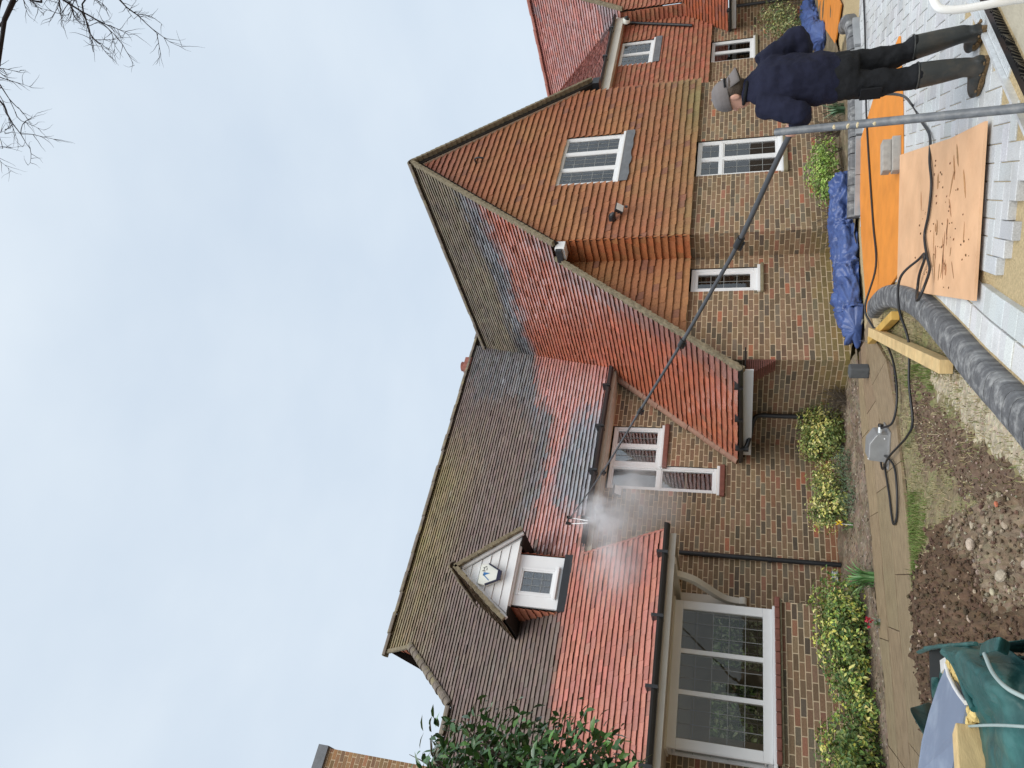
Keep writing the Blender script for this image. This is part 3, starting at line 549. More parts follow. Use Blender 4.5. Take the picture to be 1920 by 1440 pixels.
hk = MB().tube(spline([(11.36, 7.93, 6.40), (11.36, 7.83, 6.40), (11.36, 7.80, 6.33), (11.36, 7.82, 6.22)], 4), .018, 8).build('wall_hook', 'blackpipe'); tag(hk, 'black iron hook high on the tile-hung gable', 'hook')
# ================================================================ THE GROUND
mat('earth', (.17, .125, .09), .95, .15, var=.3, vscale=9, bump=.6, bscale=30)
mat('soil', attr=True, var=.28, vscale=26, bump=.55, bscale=70, spec=.15)
mat('wetstone', attr=True, var=.32, vscale=6, bump=.35, bscale=24, spec=.55, stretch=(1.1, 7, 1), dark=(.17, .115, .068), dscale=3.2, damt=.75)
mat('sand', (.52, .41, .24), .95, .2, var=.22, vscale=60, bump=.8, bscale=90)
mat('paver', attr=True, var=.22, vscale=110, bump=.15, bscale=140, spec=.4, dark=(.40, .40, .39), dscale=2.4, damt=.55)
mat('kerbblack', (.125, .128, .135), .62, .4, var=.3, vscale=18, bump=.3, bscale=70, dark=(.42, .42, .41), dscale=9, damt=.6, stretch=(1, 1, .25))
mat('clod', attr=True, var=.25, vscale=40, bump=.5, bscale=70, spec=.2)
mat('blade', attr=True, var=.15, vscale=10, spec=.3)
gnd = MB().add([(-250, -250, -.09), (250, -250, -.09), (250, 250, -.09), (-250, 250, -.09)], [(0, 1, 2, 3)]).build('ground', 'earth', origin=(0, 0, -.09)); tag(gnd, kind='structure')
PL = [(6.75, 8.1), (5.76, 8.38), (4.98, 8.38), (4.28, 8.38), (3.39, 8.54), (2.54, 8.54), (1.86, 8.65), (.4, 8.85), (-1.5, 9.0)]
PR_ = [(6.2, 7.1), (5.15, 6.42), (4.53, 6.52), (3.91, 6.54), (3.16, 6.64), (2.75, 6.80), (2.09, 6.88), (1.56, 7.03), (.2, 7.25), (-1.6, 7.4)]
KC = [V((x, y, 0)) for x, y in ((6.25, 6.72), (5.95, 6.25), (5.5, 5.74), (4.75, 5.06), (3.95, 4.52), (3.34, 4.14), (2.92, 3.86), (2.62, 3.66), (2.0, 3.26), (1.2, 2.8), (.2, 2.3))]
def interp(pl, x):
    for (x0, y0), (x1, y1) in zip(pl, pl[1:]):
        if x1 <= x <= x0: return y0+(y1-y0)*(x-x0)/(x1-x0)
    return pl[0][1] if x > pl[0][0] else pl[-1][1]
# planting beds along the walls
def heightsheet(name, x0, x1, y0, y1, step, inside, hf, cf, m='soil', kind='structure'):
    nx, ny = int((x1-x0)/step)+1, int((y1-y0)/step)+1; mb = MB(); idx = {}; vs = []; fs = []
    for j in range(ny):
        for i in range(nx):
            x, y = x0+i*step, y0+j*step
            if inside(x, y): idx[i, j] = len(vs); vs.append(V((x, y, hf(x, y))))
    cs = []
    for (i, j) in idx:
        q = [idx.get(t) for t in ((i, j), (i+1, j), (i+1, j+1), (i, j+1))]
        if None in q: continue
        fs.append(tuple(q)); cs.append(cf(vs[q[0]]))
    mb.v = vs; mb.f = fs; mb.c = cs; mb.r = [.95]*len(fs); mb.sm = [True]*len(fs); o = mb.build(name, m); return tag(o, kind=kind)
heightsheet('planting_bed', .2, 6.95, 8.2, 10.75, .06, lambda x, y: y > interp(PL, x)-.05, lambda x, y: .0+.06*(y-8.4)/2+.03*nz((x, y, 0), 3)+.02*nz((x, y, 0), 11), lambda p: jit(mixc((.16, .12, .085), (.25, .20, .15), .5+nz(p, 4)), .2))
heightsheet('planting_bed', 6.95, 19.5, 5.7, 9.5, .09, lambda x, y: y > (interp([(19, 7.4), (12.0, 6.9), (11.6, 6.3), (11.2, 5.95), (10.6, 5.75), (10.1, 5.85), (9.6, 6.12), (9.0, 6.42), (8.6, 6.72), (8.2, 7.05), (6.9, 7.75)], x)), lambda x, y: .03+.04*nz((x, y, 3), 3), lambda p: jit(mixc((.14, .11, .07), (.22, .18, .12), .5+nz(p, 4)), .2))
# path of wet stone slabs laid in three staggered lanes with slanting cross joints
path = MB().add([(x, y, -.012) for x, y in PL]+[(x, y, -.012) for x, y in PR_[::-1]], [tuple(range(len(PL)+len(PR_)))[::-1]]).build('path', 'earth'); tag(path, kind='structure')
lanes = [0, .40, .72, 1.0]
for li in range(3):
    x = 6.9-li*.35
    while x > -1.4:
        ln = R.uniform(.95, 1.5); xa, xb = x-.005, x-ln+.005
        def pp(xx, f):
            xs = xx+(f-.5)*.75; xs = min(xs, 6.55+.1*f); yl, yr = interp(PL, xs), interp(PR_, xs); return V((xs, yr+(yl-yr)*f, 0))
        f0, f1 = lanes[li]+.004, lanes[li+1]-.004; P4 = [pp(xa, f0), pp(xb, f0), pp(xb, f1), pp(xa, f1)]
        mid0, mid1 = pp((xa+xb)/2, f0), pp((xa+xb)/2, f1); dz = R.uniform(-.002, .003)
        if (P4[0]-P4[1]).length > .1: MB().prism([p+V((0, 0, .006+dz)) for p in (P4[0], mid0, P4[1], P4[2], mid1, P4[3])], (0, 0, -.03), jit((.30, .225, .14), .08), R.uniform(.45, .62)).build('paving_slab', 'wetstone', path)
        x -= ln
# soil, rubble and rough grass between path and kerb: colour zones follow the place
ZS = [(1695, 800), (1705, 740), (1722, 715), (1760, 760), (1800, 800), (1850, 850), (1900, 880), (1940, 900), (1940, 960), (1850, 940), (1800, 900), (1740, 870)]
ZD = [(1690, 1230), (1700, 1160), (1735, 1070), (1770, 1020), (1810, 960), (1850, 940), (1870, 1060), (1960, 1180), (1960, 1440), (1700, 1440)]
ZR = [(1800, 980), (1850, 930), (1960, 920), (1960, 1120), (1880, 1150), (1860, 1080)]
ZP = [(1740, 700), (1780, 700), (1960, 760), (1960, 900), (1900, 870), (1850, 835), (1800, 780)]
ZG = [(1690, 700), (1740, 690), (1760, 760), (1715, 735)]; ZG2 = [(1700, 930), (1735, 930), (1770, 990), (1740, 1070), (1715, 1150), (1700, 1100)]
kc_s = spline(KC, 6)
def kerb_y(x):
    for a, b_ in zip(kc_s, kc_s[1:]):
        if b_[0] <= x <= a[0]: return a[1]+(b_[1]-a[1])*(x-a[0])/(b_[0]-a[0])
    return 6.9 if x > 6 else 2.3
def zone(x, y):
    px, py, d = proj((x, y, 0)); px += 22*nz((x, y, 0), 2.5)+18*nz((x, y, 2), 9)+R.gauss(0, 4); py += 26*nz((x, y, 5), 2.5)+22*nz((x, y, 8), 9)+R.gauss(0, 4); q = (px, py)
    if inpoly(q, ZR): return 'rubble'
    if inpoly(q, ZD): return 'dark'
    if inpoly(q, ZS): return 'soil'
    if inpoly(q, ZG) or inpoly(q, ZG2): return 'grass'
    if inpoly(q, ZP): return 'pale'
    return 'dry'
ZC = {'rubble': (.225, .175, .122), 'dark': (.125, .083, .055), 'soil': (.155, .108, .076), 'grass': (.19, .185, .085), 'pale': (.47, .41, .30), 'dry': (.255, .215, .125)}
def gh(x, y):
    z = zone(x, y); n = nz((x, y, 0), 2.2)*.05; e = min(1, max(0, (interp(PR_, x)-y)/.25)); s = .012
    if z == 'dark': s = .12
    elif z == 'rubble': s = .10
    elif z == 'soil': s = .06
    b_ = (nz((x, y, 1), 6)*.5+nz((x, y, 2), 15)*.42+nz((x, y, 3), 30)*.5)*s
    hump = .16*math.exp(-((x-2.2)**2+(y-5.6)**2)/1.1)
    return (-.015+n*.6+b_+hump)*e-.02*(1-e)
def gc(p):
    z = zone(p[0], p[1]); c = ZC[z]
    if z == 'dry': c = mixc(c, (.17, .20, .075), nz(p, 3, 2)*.8+.1); c = mixc(c, (.16, .115, .08), max(0, nz(p, 5, 8))*1.1)
    if z == 'pale': c = mixc(c, (.22, .18, .12), max(0, nz(p, 9, 8)))
    if z == 'rubble': c = mixc(c, (.13, .09, .06), max(0, nz(p, 6, 1))*1.3)
    return jit(c, .14)
heightsheet('garden_soil', -.4, 6.3, 2.2, 7.35, .024, lambda x, y: kerb_y(x)-.02 < y < interp(PR_, x)+.03, gh, gc)
# grass, straw and clods: uncountable
def blades(name, n, test, h, cols, lean=.5):
    mb = MB(); k = 0; tries = 0
    while k < n and tries < n*30:
        tries += 1; x, y = R.uniform(.6, 6.1), R.uniform(3.2, 7.2)
        if not kerb_y(x)+.02 < y < interp(PR_, x)+.03 or zone(x, y) not in test: continue
        if nz((x, y, 7), 4) < R.uniform(-.5, .2): continue
        z = gh(x, y)-.004; a = R.uniform(0, 6.28); hh = h*R.uniform(.5, 1.3); d = V((math.cos(a), math.sin(a), 0)); s = V((-d[1], d[0], 0))*.0028; p = V((x, y, z)); l_ = lean*R.uniform(.2, 1.4)
        mb.add([p-s, p+s, p+d*hh*l_*.4+V((0, 0, hh*.6))+s*.7, p+d*hh*l_*.4+V((0, 0, hh*.6))-s*.7, p+d*hh*l_+V((0, 0, hh*.85))], [(0, 1, 2, 3), (3, 2, 4)], jit(R.choice(cols), .2), .7); k += 1
    return mb.build(name, 'blade')
tag(blades('grass', 5200, ('grass',), .05, [(.10, .17, .035), (.14, .2, .05), (.2, .2, .08)]), 'short green grass tufts along the path edge', 'grass', kind='stuff')
tag(blades('dry_grass', 6500, ('dry', 'soil', 'pale'), .042, [(.30, .25, .13), (.22, .20, .085), (.36, .30, .18), (.15, .17, .06)], 1.1), 'dry yellowed grass and straw on the trodden ground', 'grass', kind='stuff')
def rock(mb, c, r, col, sq=.75):
    vs = []; a = R.uniform(0, 6)
    base = [(0, 0, 1), (.89, 0, .45), (.28, .85, .45), (-.72, .53, .45), (-.72, -.53, .45), (.28, -.85, .45), (.72, .53, -.45), (-.28, .85, -.45), (-.89, 0, -.45), (-.28, -.85, -.45), (.72, -.53, -.45), (0, 0, -1)]
    F = [(0, 1, 2), (0, 2, 3), (0, 3, 4), (0, 4, 5), (0, 5, 1), (1, 6, 2), (2, 7, 3), (3, 8, 4), (4, 9, 5), (5, 10, 1), (2, 6, 7), (3, 7, 8), (4, 8, 9), (5, 9, 10), (1, 10, 6), (11, 7, 6), (11, 8, 7), (11, 9, 8), (11, 10, 9), (11, 6, 10)]
    ca, sa = math.cos(a), math.sin(a); e = R.uniform(.7, 1.25)
    for x, y, z in base:
        k = r*R.uniform(.72, 1.2); vs.append(V(c)+V(((x*ca-y*sa)*k*e, (x*sa+y*ca)*k/e, z*k*sq)))
    mb.add(vs, F, col, .9)
mb = MB()
for _ in range(2600):
    x, y = R.uniform(.8, 6.85), R.uniform(8.3, 10.1)
    if y > interp(PL, x)+.01: rock(mb, (x, y, .0+.06*(y-8.4)/2+.03*nz((x, y, 0), 3)+.02*nz((x, y, 0), 11)), R.uniform(.005, .018), jit(R.choice([(.15, .11, .08), (.22, .18, .14), (.32, .27, .22), (.11, .085, .06)]), .25), .6)
tag(mb.build('bed_litter', 'clod'), 'crumbs, chips and leaf litter on the planting bed', 'litter', kind='stuff')
mb = MB(); k = 0
while k < 10500:
    x, y = R.uniform(.9, 6.0), R.uniform(3.2, 7.1)
    if not kerb_y(x)+.02 < y < interp(PR_, x)-.02: continue
    z = zone(x, y)
    if z in ('grass', 'pale', 'dry') and R.random() < (.82 if z == 'pale' else .93): continue
    c = {'dark': (.10, .066, .044) if R.random() < .95 else (.38, .31, .23), 'rubble': (.30, .245, .18) if R.random() < .36 else (.15, .105, .072), 'soil': (.135, .09, .065) if R.random() < .88 else (.4, .34, .26), 'pale': (.45, .4, .31)}.get(z, (.24, .19, .13))
    rock(mb, (x, y, gh(x, y)), R.uniform(.004, .011)*(1.9 if z in ('dark', 'rubble') and R.random() < .45 else 1), jit(c, .3)); k += 1
tag(mb.build('soil_clods', 'clod'), 'loose crumbs of soil and chalk over the dug ground', 'soil', kind='stuff')
for px, py, r, lab in ((1840, 1022, .05, 'largest pale chalk lump in the rubble'), (1875, 1080, .055, 'pale rock lower in the dug soil, above the green bag'), (1835, 1160, .04, 'pale rock just right of the green bag'), (1862, 1000, .03, 'small pale stone at the edge of the rubble'), (1880, 985, .035, 'flat grey stone in the chalk rubble'), (1785, 1195, .025, 'pointed pale stone on the dark soil'), (1900, 1055, .04, 'rounded rock at the picture\'s lower edge'), (1860, 1110, .03, 'sandy stone on the dark soil heap'), (1905, 960, .03, 'small chalk stone near the kerb'), (1822, 985, .03, 'white-topped stone in the rubble')):
    g = gp(px, py, .06); mb = MB(); rock(mb, (g[0], g[1], gh(g[0], g[1])+r*.3), r, jit((.42, .35, .27), .15), .7); tag(mb.build('rock', 'clod', sub=1), lab, 'rock', 'loose rocks in the dug soil')
rock(mb := MB(), tuple(gp(1868, 945, .05)), .016, (.5, .17, .1)); tag(mb.build('brick_chip', 'clod'), 'small red brick chip lying in the rubble', 'brick chip')
# ---------------------------------------------------------------- driveway
drv = heightsheet('driveway', 1.0, 24, -3, 7.8, .05, lambda x, y: y < kerb_y(x)+.05 if x < 6 else y < 7.6-(max(0, x-8.2))*.12, lambda x, y: -.045 if inpoly(proj((x, y, -.03))[:2], [(1850, 640), (1825, 575), (1850, 530), (1862, 510), (1874, 460), (1887, 420), (1890, 370), (1935, 300), (1990, 300), (1990, 640)]) else -.010, lambda p: (.5, .4, .24), 'sand')
BORD = []
def kerb_side(p):      # signed distance to the kerb line, positive on the drive side
    best = 9
    for a, b_ in zip(kc_s, kc_s[1:]):
        t = max(0, min(1, (p-a).dot(b_-a)/(b_-a).length_squared)); q = a+(b_-a)*t; d = (p-q).length
        if d < abs(best): n = V((-(b_-a)[1], (b_-a)[0], 0)); best = d if n.dot(p-q) > 0 else -d
    return best
PAV = []
SANDPIT = [(1868, 600), (1840, 575), (1856, 540), (1868, 520), (1880, 470), (1893, 430), (1896, 380), (1935, 330), (1960, 600)]
CHX = lambda x: 2.66+.0667*(x-3.2)+.06           # far edge of the drain channel
def add_paver(c, a, l, w_, keep=None, col=(.56, .58, .595)):
    d = V((math.cos(a), math.sin(a), 0)); s = V((-d[1], d[0], 0)); hl, hw = l/2-.0026, w_/2-.0026; dz = R.gauss(0, .0012); cc = jit(col, .05)
    if R.random() < .1: cc = jit(tuple(x*.85 for x in col), .05)
    q = [c-d*hl-s*hw, c+d*hl-s*hw, c+d*hl+s*hw, c-d*hl+s*hw]; e = .004
    qi = [c-d*(hl-e)-s*(hw-e), c+d*(hl-e)-s*(hw-e), c+d*(hl-e)+s*(hw-e), c-d*(hl-e)+s*(hw-e)]
    p = [x+V((0, 0, dz)) for x in qi]+[x+V((0, 0, dz-.004)) for x in q]+[x+V((0, 0, -.05)) for x in q]
    f = [(0, 1, 2, 3)]+[(4+i, 4+(i+1) % 4, (i+1) % 4, i) for i in range(4)]+[(8+i, 8+(i+1) % 4, 4+(i+1) % 4, 4+i) for i in range(4)]
    px, py, dep = proj(c); ar = 0
    if dep > .3 and -20 < px < 1940 and -20 < py < 1460: ar = l*w_*(1.45/dep)/dep**2
    PAV.append((ar, p, f, cc, R.uniform(.45, .6), 'd'))
Lp, Wp = .22, .11; A0 = math.radians(38)
da, sa_ = V((math.cos(A0), math.sin(A0), 0)), V((-math.sin(A0), math.cos(A0), 0))
for i in range(-60, 140):
    for j in range(-70, 70):
        # 2:1 herringbone on a W grid
        t = (i-j) % 4
        if t == 0: c = da*(i*Wp+Wp)+sa_*(j*Wp+Wp/2); a = A0
        elif t == 3: c = da*(i*Wp+Wp/2)+sa_*(j*Wp+Wp); a = A0+math.pi/2
        else: continue
        c = c+V((5, 4, 0))
        if not (2.2 < c[0] < 17 and .5 < c[1] < 7.6): continue
        if c[1] < CHX(c[0])+.10 and c[0] < 14: continue
        if c[1] > 7.1-(max(0, c[0]-8.2))*.62-.05: continue
        sd_ = kerb_side(c)
        if sd_ < .58 and c[0] < 6.4: continue
        px, py, dep = proj(c)
        if dep < .5 or inpoly((px, py), SANDPIT): continue
        add_paver(c, a, Lp, Wp)
off = 0; pts = spline(KC, 14); acc = 0
for rowk, dist in enumerate((.22, .40)):               # two courses of setts follow the kerb
    acc = 0.0; last = pts[0]
    for a_, b_ in zip(pts, pts[1:]):
        t_ = (b_-a_).normalized(); n_ = V((-t_[1], t_[0], 0)); acc += (b_-a_).length
        if acc > .125:
            acc -= .125; c = b_+n_*dist
            px, py, dep = proj(c)
            if c[0] > 1.6: add_paver(c, math.atan2(n_[1], n_[0]), .172, .128+.01*rowk, col=(.66, .67, .67) if rowk == 0 else (.56, .59, .60))
emit(PAV, 'paving_block', 'paving_blocks', 'paver', drv, {'d': drv}, 300, lambda t: any(inpoly(proj(sum((V(p) for p in t[1]), V((0, 0, 0)))/len(t[1]))[:2], z) for z in ([(1613, 265), (1690, 70), (1697, 500), (1628, 588)], [(1862, 224), (1840, 570), (1690, 540), (1697, 290)])))
# kerbs of rounded charcoal blocks
def kerb(pts, label, wd=.225, ht=.105, step=.105, z0=-.03):
    P_ = []; acc = 0; K_ = empty('kerb', (*pts[len(pts)//2][:2], 0), label, 'kerb'); cur = pts[0]; last = pts[0]
    for a_, b_ in zip(pts, pts[1:]):
        acc += (b_-a_).length
        if acc >= step:
            acc = 0; A = []; j_ = R.uniform(-.0015, .0015)
            t_ = (b_-last).normalized()
            for e, sgn in ((last, 1), (b_, -1)):
                e = e+t_*.003*sgn; n_ = V((-t_[1], t_[0], 0))
                prof = [(-.5, 0), (-.5, .62), (-.46, .78), (-.38, .9), (-.24, .97), (0, 1), (.24, .97), (.38, .9), (.46, .78), (.5, .62), (.5, 0)]
                A += [e+n_*x*wd+V((0, 0, z0+z*(ht-z0)+j_)) for x, z in prof]
            m_ = len(A)//2; MB().add(A, [(i, i+1, i+1+m_, i+m_) for i in range(m_-1)]+[tuple(range(m_))[::-1], tuple(range(m_, 2*m_))], smooth=False).build('kerb_block', 'kerbblack', K_); last = b_
    return K_
kerb(spline(KC, 40), 'curved charcoal bullnose kerb between the soil and the grey paving')
FK = [V((x, y, 0)) for x, y in ((8.2, 7.05), (8.6, 6.72), (9.0, 6.42), (9.6, 6.12), (10.1, 5.85), (10.6, 5.75), (11.2, 5.95), (11.6, 6.3))]
kerb(spline(FK, 30), 'far charcoal kerb bending round the bed behind the person', .2, .15, .2)
mat('greyboard', (.30, .31, .32), .6, var=.2, vscale=6)
b = MB()
for a_, b_ in zip(FK[:5], FK[1:6]): n_ = V((-(b_-a_)[1], (b_-a_)[0], 0)).normalized(); b.bar(a_-n_*.16+V((0, 0, .03)), b_-n_*.16+V((0, 0, .03)), n_*.06, (0, 0, .1))
tag(b.build('edging_board', 'greyboard'), 'grey edging board lying along the far kerb', 'board')
# drain channel at the lower right
mat('galv', (.72, .75, .77), .4, .5, metal=.35, var=.15, vscale=30); mat('blackplastic', (.012, .012, .013), .35, .5); mat('concrete', (.46, .42, .33), .9, .2, var=.12, vscale=8, bump=.3, bscale=60)
DR = empty('drain_channel', (5, 2.78, 0), 'slot drain with a bright galvanised grating beside the boots', 'drain')
c0, c1 = V((3.2, 2.66, 0)), V((8.6, 3.02, 0)); t_ = (c1-c0).normalized(); n_ = V((-t_[1], t_[0], 0))
MB().bar(c0+n_*.075, c1+n_*.075, n_*.022, (0, 0, .06)).build('rail', 'galv', DR); MB().bar(c0-n_*.085, c1-n_*.085, n_*.05, (0, 0, .07)).build('rail', 'blackplastic', DR); MB().bar(c0+V((0, 0, -.1)), c1+V((0, 0, -.1)), n_*.14, (0, 0, .02)).build('trough', 'blackplastic', DR)
g0 = c0+t_*1.22; gr = MB().obox(g0-n_*.058+V((0, 0, -.012)), t_*4.0, n_*.118, (0, 0, .012)).build('grating', 'galv', DR)
b = MB()
for i in range(150): b.obox(g0-n_*.052+t_*(i*.0265+.004)+V((0, 0, .0005)), t_*.012+n_*.006, n_*.10+t_*.012, (0, 0, .0035))
tag(b.build('grating_bars', 'galv', gr), kind='stuff')
b = MB(); k = 0
for i in range(150):
    p = c0+t_*(i*.036)-n_*.115; b.bar(p, p+V((0, 0, .05))-n_*.03*R.uniform(.3, 1.2), t_*R.uniform(.012, .024), n_*.012)
tag(b.build('torn_edge', 'blackplastic', DR), kind='stuff')
strip = MB().obox(c0-n_*1.6+V((0, 0, -.04)), c1-c0, n_*1.46, (0, 0, .035)).build('concrete_strip', 'concrete'); tag(strip, kind='structure')
# ---------------------------------------------------------------- things on the ground
def plymat(name, col, dk):
    return mat(name, col, .55, .4, var=.12, vscale=3.5, stretch=(1, 1, 1), bump=.08, bscale=30, dark=dk, dscale=5.5, damt=.35)
plymat('plyorange', (.74, .27, .042), (.60, .20, .035)); plymat('plypale', (.74, .45, .26), (.58, .32, .17)); mat('plyedge', (.45, .3, .17), .8)
def sheet(name, pts, label, m, z=.004, t=.018, tilt=None):
    o = MB().prism([(x, y, z+t) for x, y in pts], (0, 0, -t)).build(name, m); tag(o, label, 'plywood', 'plywood sheets protecting the drive'); return o
sheet('plywood_sheet', [(8.95, 6.48), (8.45, 5.5), (7.6, 4.25), (6.88, 4.57), (5.56, 5.40), (5.70, 5.68), (6.05, 6.35), (6.62, 7.18), (7.76, 6.96)], 'bright orange wet plywood sheet beside the blue tarpaulin', 'plyorange', .004)
sheet('plywood_sheet', [(4.44, 3.1), (3.68, 3.90), (4.6, 4.78), (5.48, 5.60), (6.45, 4.80), (5.03, 3.63)], 'pale muddy plywood sheet next to the black kerb', 'plypale', .026)
sheet('plywood_sheet', [(12.4, 6.3), (12.6, 7.05), (15.6, 8.2), (16.6, 8.2), (15.0, 7.0)], 'far brown plywood sheet behind the person', 'plyorange', .02)
b = MB(); mud = MB()
for i in range(70):
    x, y = R.uniform(3.9, 5.3), R.uniform(3.7, 4.9)
    if inpoly((x, y), [(4.44, 3.2), (3.75, 3.90), (4.6, 4.7), (5.48, 5.5), (6.3, 4.80), (5.03, 3.7)]): rock(mud, (x, y, .047), R.uniform(.004, .011), jit((.2, .11, .06), .3), .5)
for i in range(46):
    x, y = R.gauss(4.55, .35), R.gauss(4.15, .35)
    if inpoly((x, y), [(4.44, 3.25), (3.85, 3.90), (4.6, 4.65), (5.4, 5.4), (6.2, 4.80), (5.03, 3.75)]):
        a0 = R.gauss(2.4, .3); l1, w1 = R.uniform(.03, .11), R.uniform(.006, .022); d_ = V((math.cos(a0), math.sin(a0), 0)); s_ = V((-d_[1], d_[0], 0))
        mud.prism([V((x, y, .0452))+d_*l1*math.cos(k*.785)*R.uniform(.6, 1.2)+s_*w1*math.sin(k*.785)*R.uniform(.5, 1.3) for k in range(8)], (0, 0, .0012), jit((.42, .22, .11), .2), .8)
tag(mud.build('mud_crumbs', 'clod'), 'brown mud crumbs trodden onto the pale plywood', 'mud', kind='stuff')
mat('greyblock', (.36, .34, .31), .85, var=.15, vscale=20, bump=.3, bscale=80)
BL = empty('concrete_block', (6.6, 4.95, .022), 'grey stepped paving block lying on the orange plywood', 'block'); a_ = gp(1690, 318, .022); d1 = (gp(1690, 270, .022)-a_).normalized(); d2 = V((-d1[1], d1[0], 0))
MB().obox(a_, d1*.34, d2*.12, (0, 0, .075)).build('lower_block', 'greyblock', BL, bevel=.006); MB().obox(a_+d2*.05+d1*.02+V((0, 0, .077)), d1*.31, d2*.14, (0, 0, .075)).build('upper_block', 'greyblock', BL, bevel=.006)
mat('timber', (.62, .45, .22), .75, var=.2, vscale=5, stretch=(2, 2, 9), bump=.12, bscale=30, dark=(.48, .30, .13), dscale=4, damt=.4); mat('timberwet', (.58, .36, .09), .55, var=.2, vscale=5, bump=.12, bscale=30)
def timber(p, q, w_, h_, label, m='timber', z=.0):
    p, q = V((*p, z)), V((*q, z)); d = (q-p).normalized(); s = V((-d[1], d[0], 0)); tag(MB().obox(p-s*w_/2, q-p, s*w_, (0, 0, h_)).build('timber', m, bevel=.004), label, 'timber', 'sawn timbers on the soil')
timber((5.9, 6.72), (3.66, 4.55), .10, .09, 'long pale sawn timber lying across the dry grass', z=.03); timber((6.0, 6.98), (5.30, 5.80), .085, .075, 'short yellow wet timber beside the curved kerb end', 'timberwet', .01)
# pump box
mat('boxmetal', (.34, .345, .35), .42, .5, metal=.4, var=.1, vscale=12)
BX = empty('pump_box', (4.55, 7.0, 0), 'grey steel control box with hose coupling on the wet path', 'box'); bc = V((4.50, 6.92, .012)); d1 = V((.62, -.78, 0)).normalized(); d2 = V((-d1[1], d1[0], 0))
MB().prism([bc-d1*.16, bc+d1*.14, bc+d1*.14+V((0, 0, .12)), bc+d1*.04+V((0, 0, .185)), bc-d1*.14+V((0, 0, .185))], d2*.26).build('case', 'boxmetal', BX, bevel=.008); MB().obox(bc-d1*.22-d2*.04, d1*.40, d2*.36, (0, 0, .012)).build('base_plate', 'boxmetal', BX)
MB().tube([bc+d1*.14+d2*.08+V((0, 0, .08)), bc+d1*.20+d2*.08+V((0, 0, .08))], .02, 10).build('coupling', 'galv', BX); MB().tube([bc+d1*.20+d2*.08+V((0, 0, .08)), bc+d1*.23+d2*.08+V((0, 0, .075))], .026, 10).build('coupling_nut', 'blackplastic', BX)
for sx, sz in ((-.12, .19), (.10, .05)): MB().tube([bc+d1*sx-d2*.002+V((0, 0, sz)), bc+d1*sx-d2*.010+V((0, 0, sz))], .007, 8).build('screw', 'upvc', BX)
mat('darkblock', (.075, .08, .085), .7, var=.15, vscale=20, bump=.2, bscale=60)
tag(MB().obox((5.93, 7.42, .0), (.13, .05, 0), (-.05, .13, 0), (0, 0, .23)).build('dark_block', 'darkblock', bevel=.022), 'dark grey upright block at the house corner beside the path', 'block')
mat('aluminium', (.55, .56, .56), .4, metal=.6)
for p, q, lb in (((6.88, 8.0, .02), (6.3, 7.35, .02), 'pale metal strip at the path corner, nearer the tarpaulin'), ((6.88, 8.0, .02), (6.75, 7.45, .02), 'pale metal strip at the path corner, against the brick wall')): tag(MB().bar(p, q, (.03, .03, 0), (0, 0, .012)).build('metal_strip', 'aluminium'), lb, 'strip')
# hoses
mat('hose', (.018, .018, .020), .42, .5, var=.2)
def hose(pts, label, rad=.011):
    tag(MB().tube(spline([V(p) for p in pts], 7), rad, 8).build('hose', 'hose'), label, 'hose', 'black pressure-washer hoses')
h1 = [(10.4, 5.1, .02), (9.74, 5.34, .02), (8.87, 5.69, .035), (8.46, 5.86, .035), (7.84, 6.03, .035), (7.1, 6.21, .035), (6.48, 6.28, .05), (6.10, 6.52, .16), (5.9, 6.6, .10), (5.55, 6.45, .03), (5.06, 6.22, .025), (4.68, 6.25, .025), (4.50, 6.45, .05), (4.62, 6.74, .10)]
hose(h1, 'straight black hose crossing the orange plywood to the control box')
h2 = [(5.0, 3.2, .9), (5.6, 3.6, .35), (6.5, 4.3, .02), (6.06, 4.17, .02), (5.68, 4.06, .02), (5.35, 4.06, .06), (5.15, 4.13, .06), (5.03, 4.32, .06), (4.99, 4.51, .06), (4.77, 4.53, .065), (4.62, 4.53, .065), (4.45, 4.55, .12), (4.43, 4.66, .14), (4.55, 4.79, .12), (4.77, 4.90, .07), (4.80, 4.76, .075), (4.76, 4.56, .08), (4.82, 4.55, .075), (4.95, 4.73, .065), (5.0, 4.99, .16), (4.86, 5.22, .15), (4.66, 5.44, .06), (4.34, 5.63, .06), (4.04, 5.78, .04), (4.06, 6.04, .04), (4.18, 6.38, .04), (4.30, 6.78, .06), (4.45, 7.25, .03), (4.6, 7.3, .03), (4.5, 7.05, .05), (4.2, 6.75, .03), (3.95, 6.72, .03), (3.72, 6.9, .025), (3.75, 7.1, .025), (4.1, 7.12, .025), (4.45, 7.15, .03)]
hose(h2, 'looping black hose from the lance over the pale plywood, knotted once')
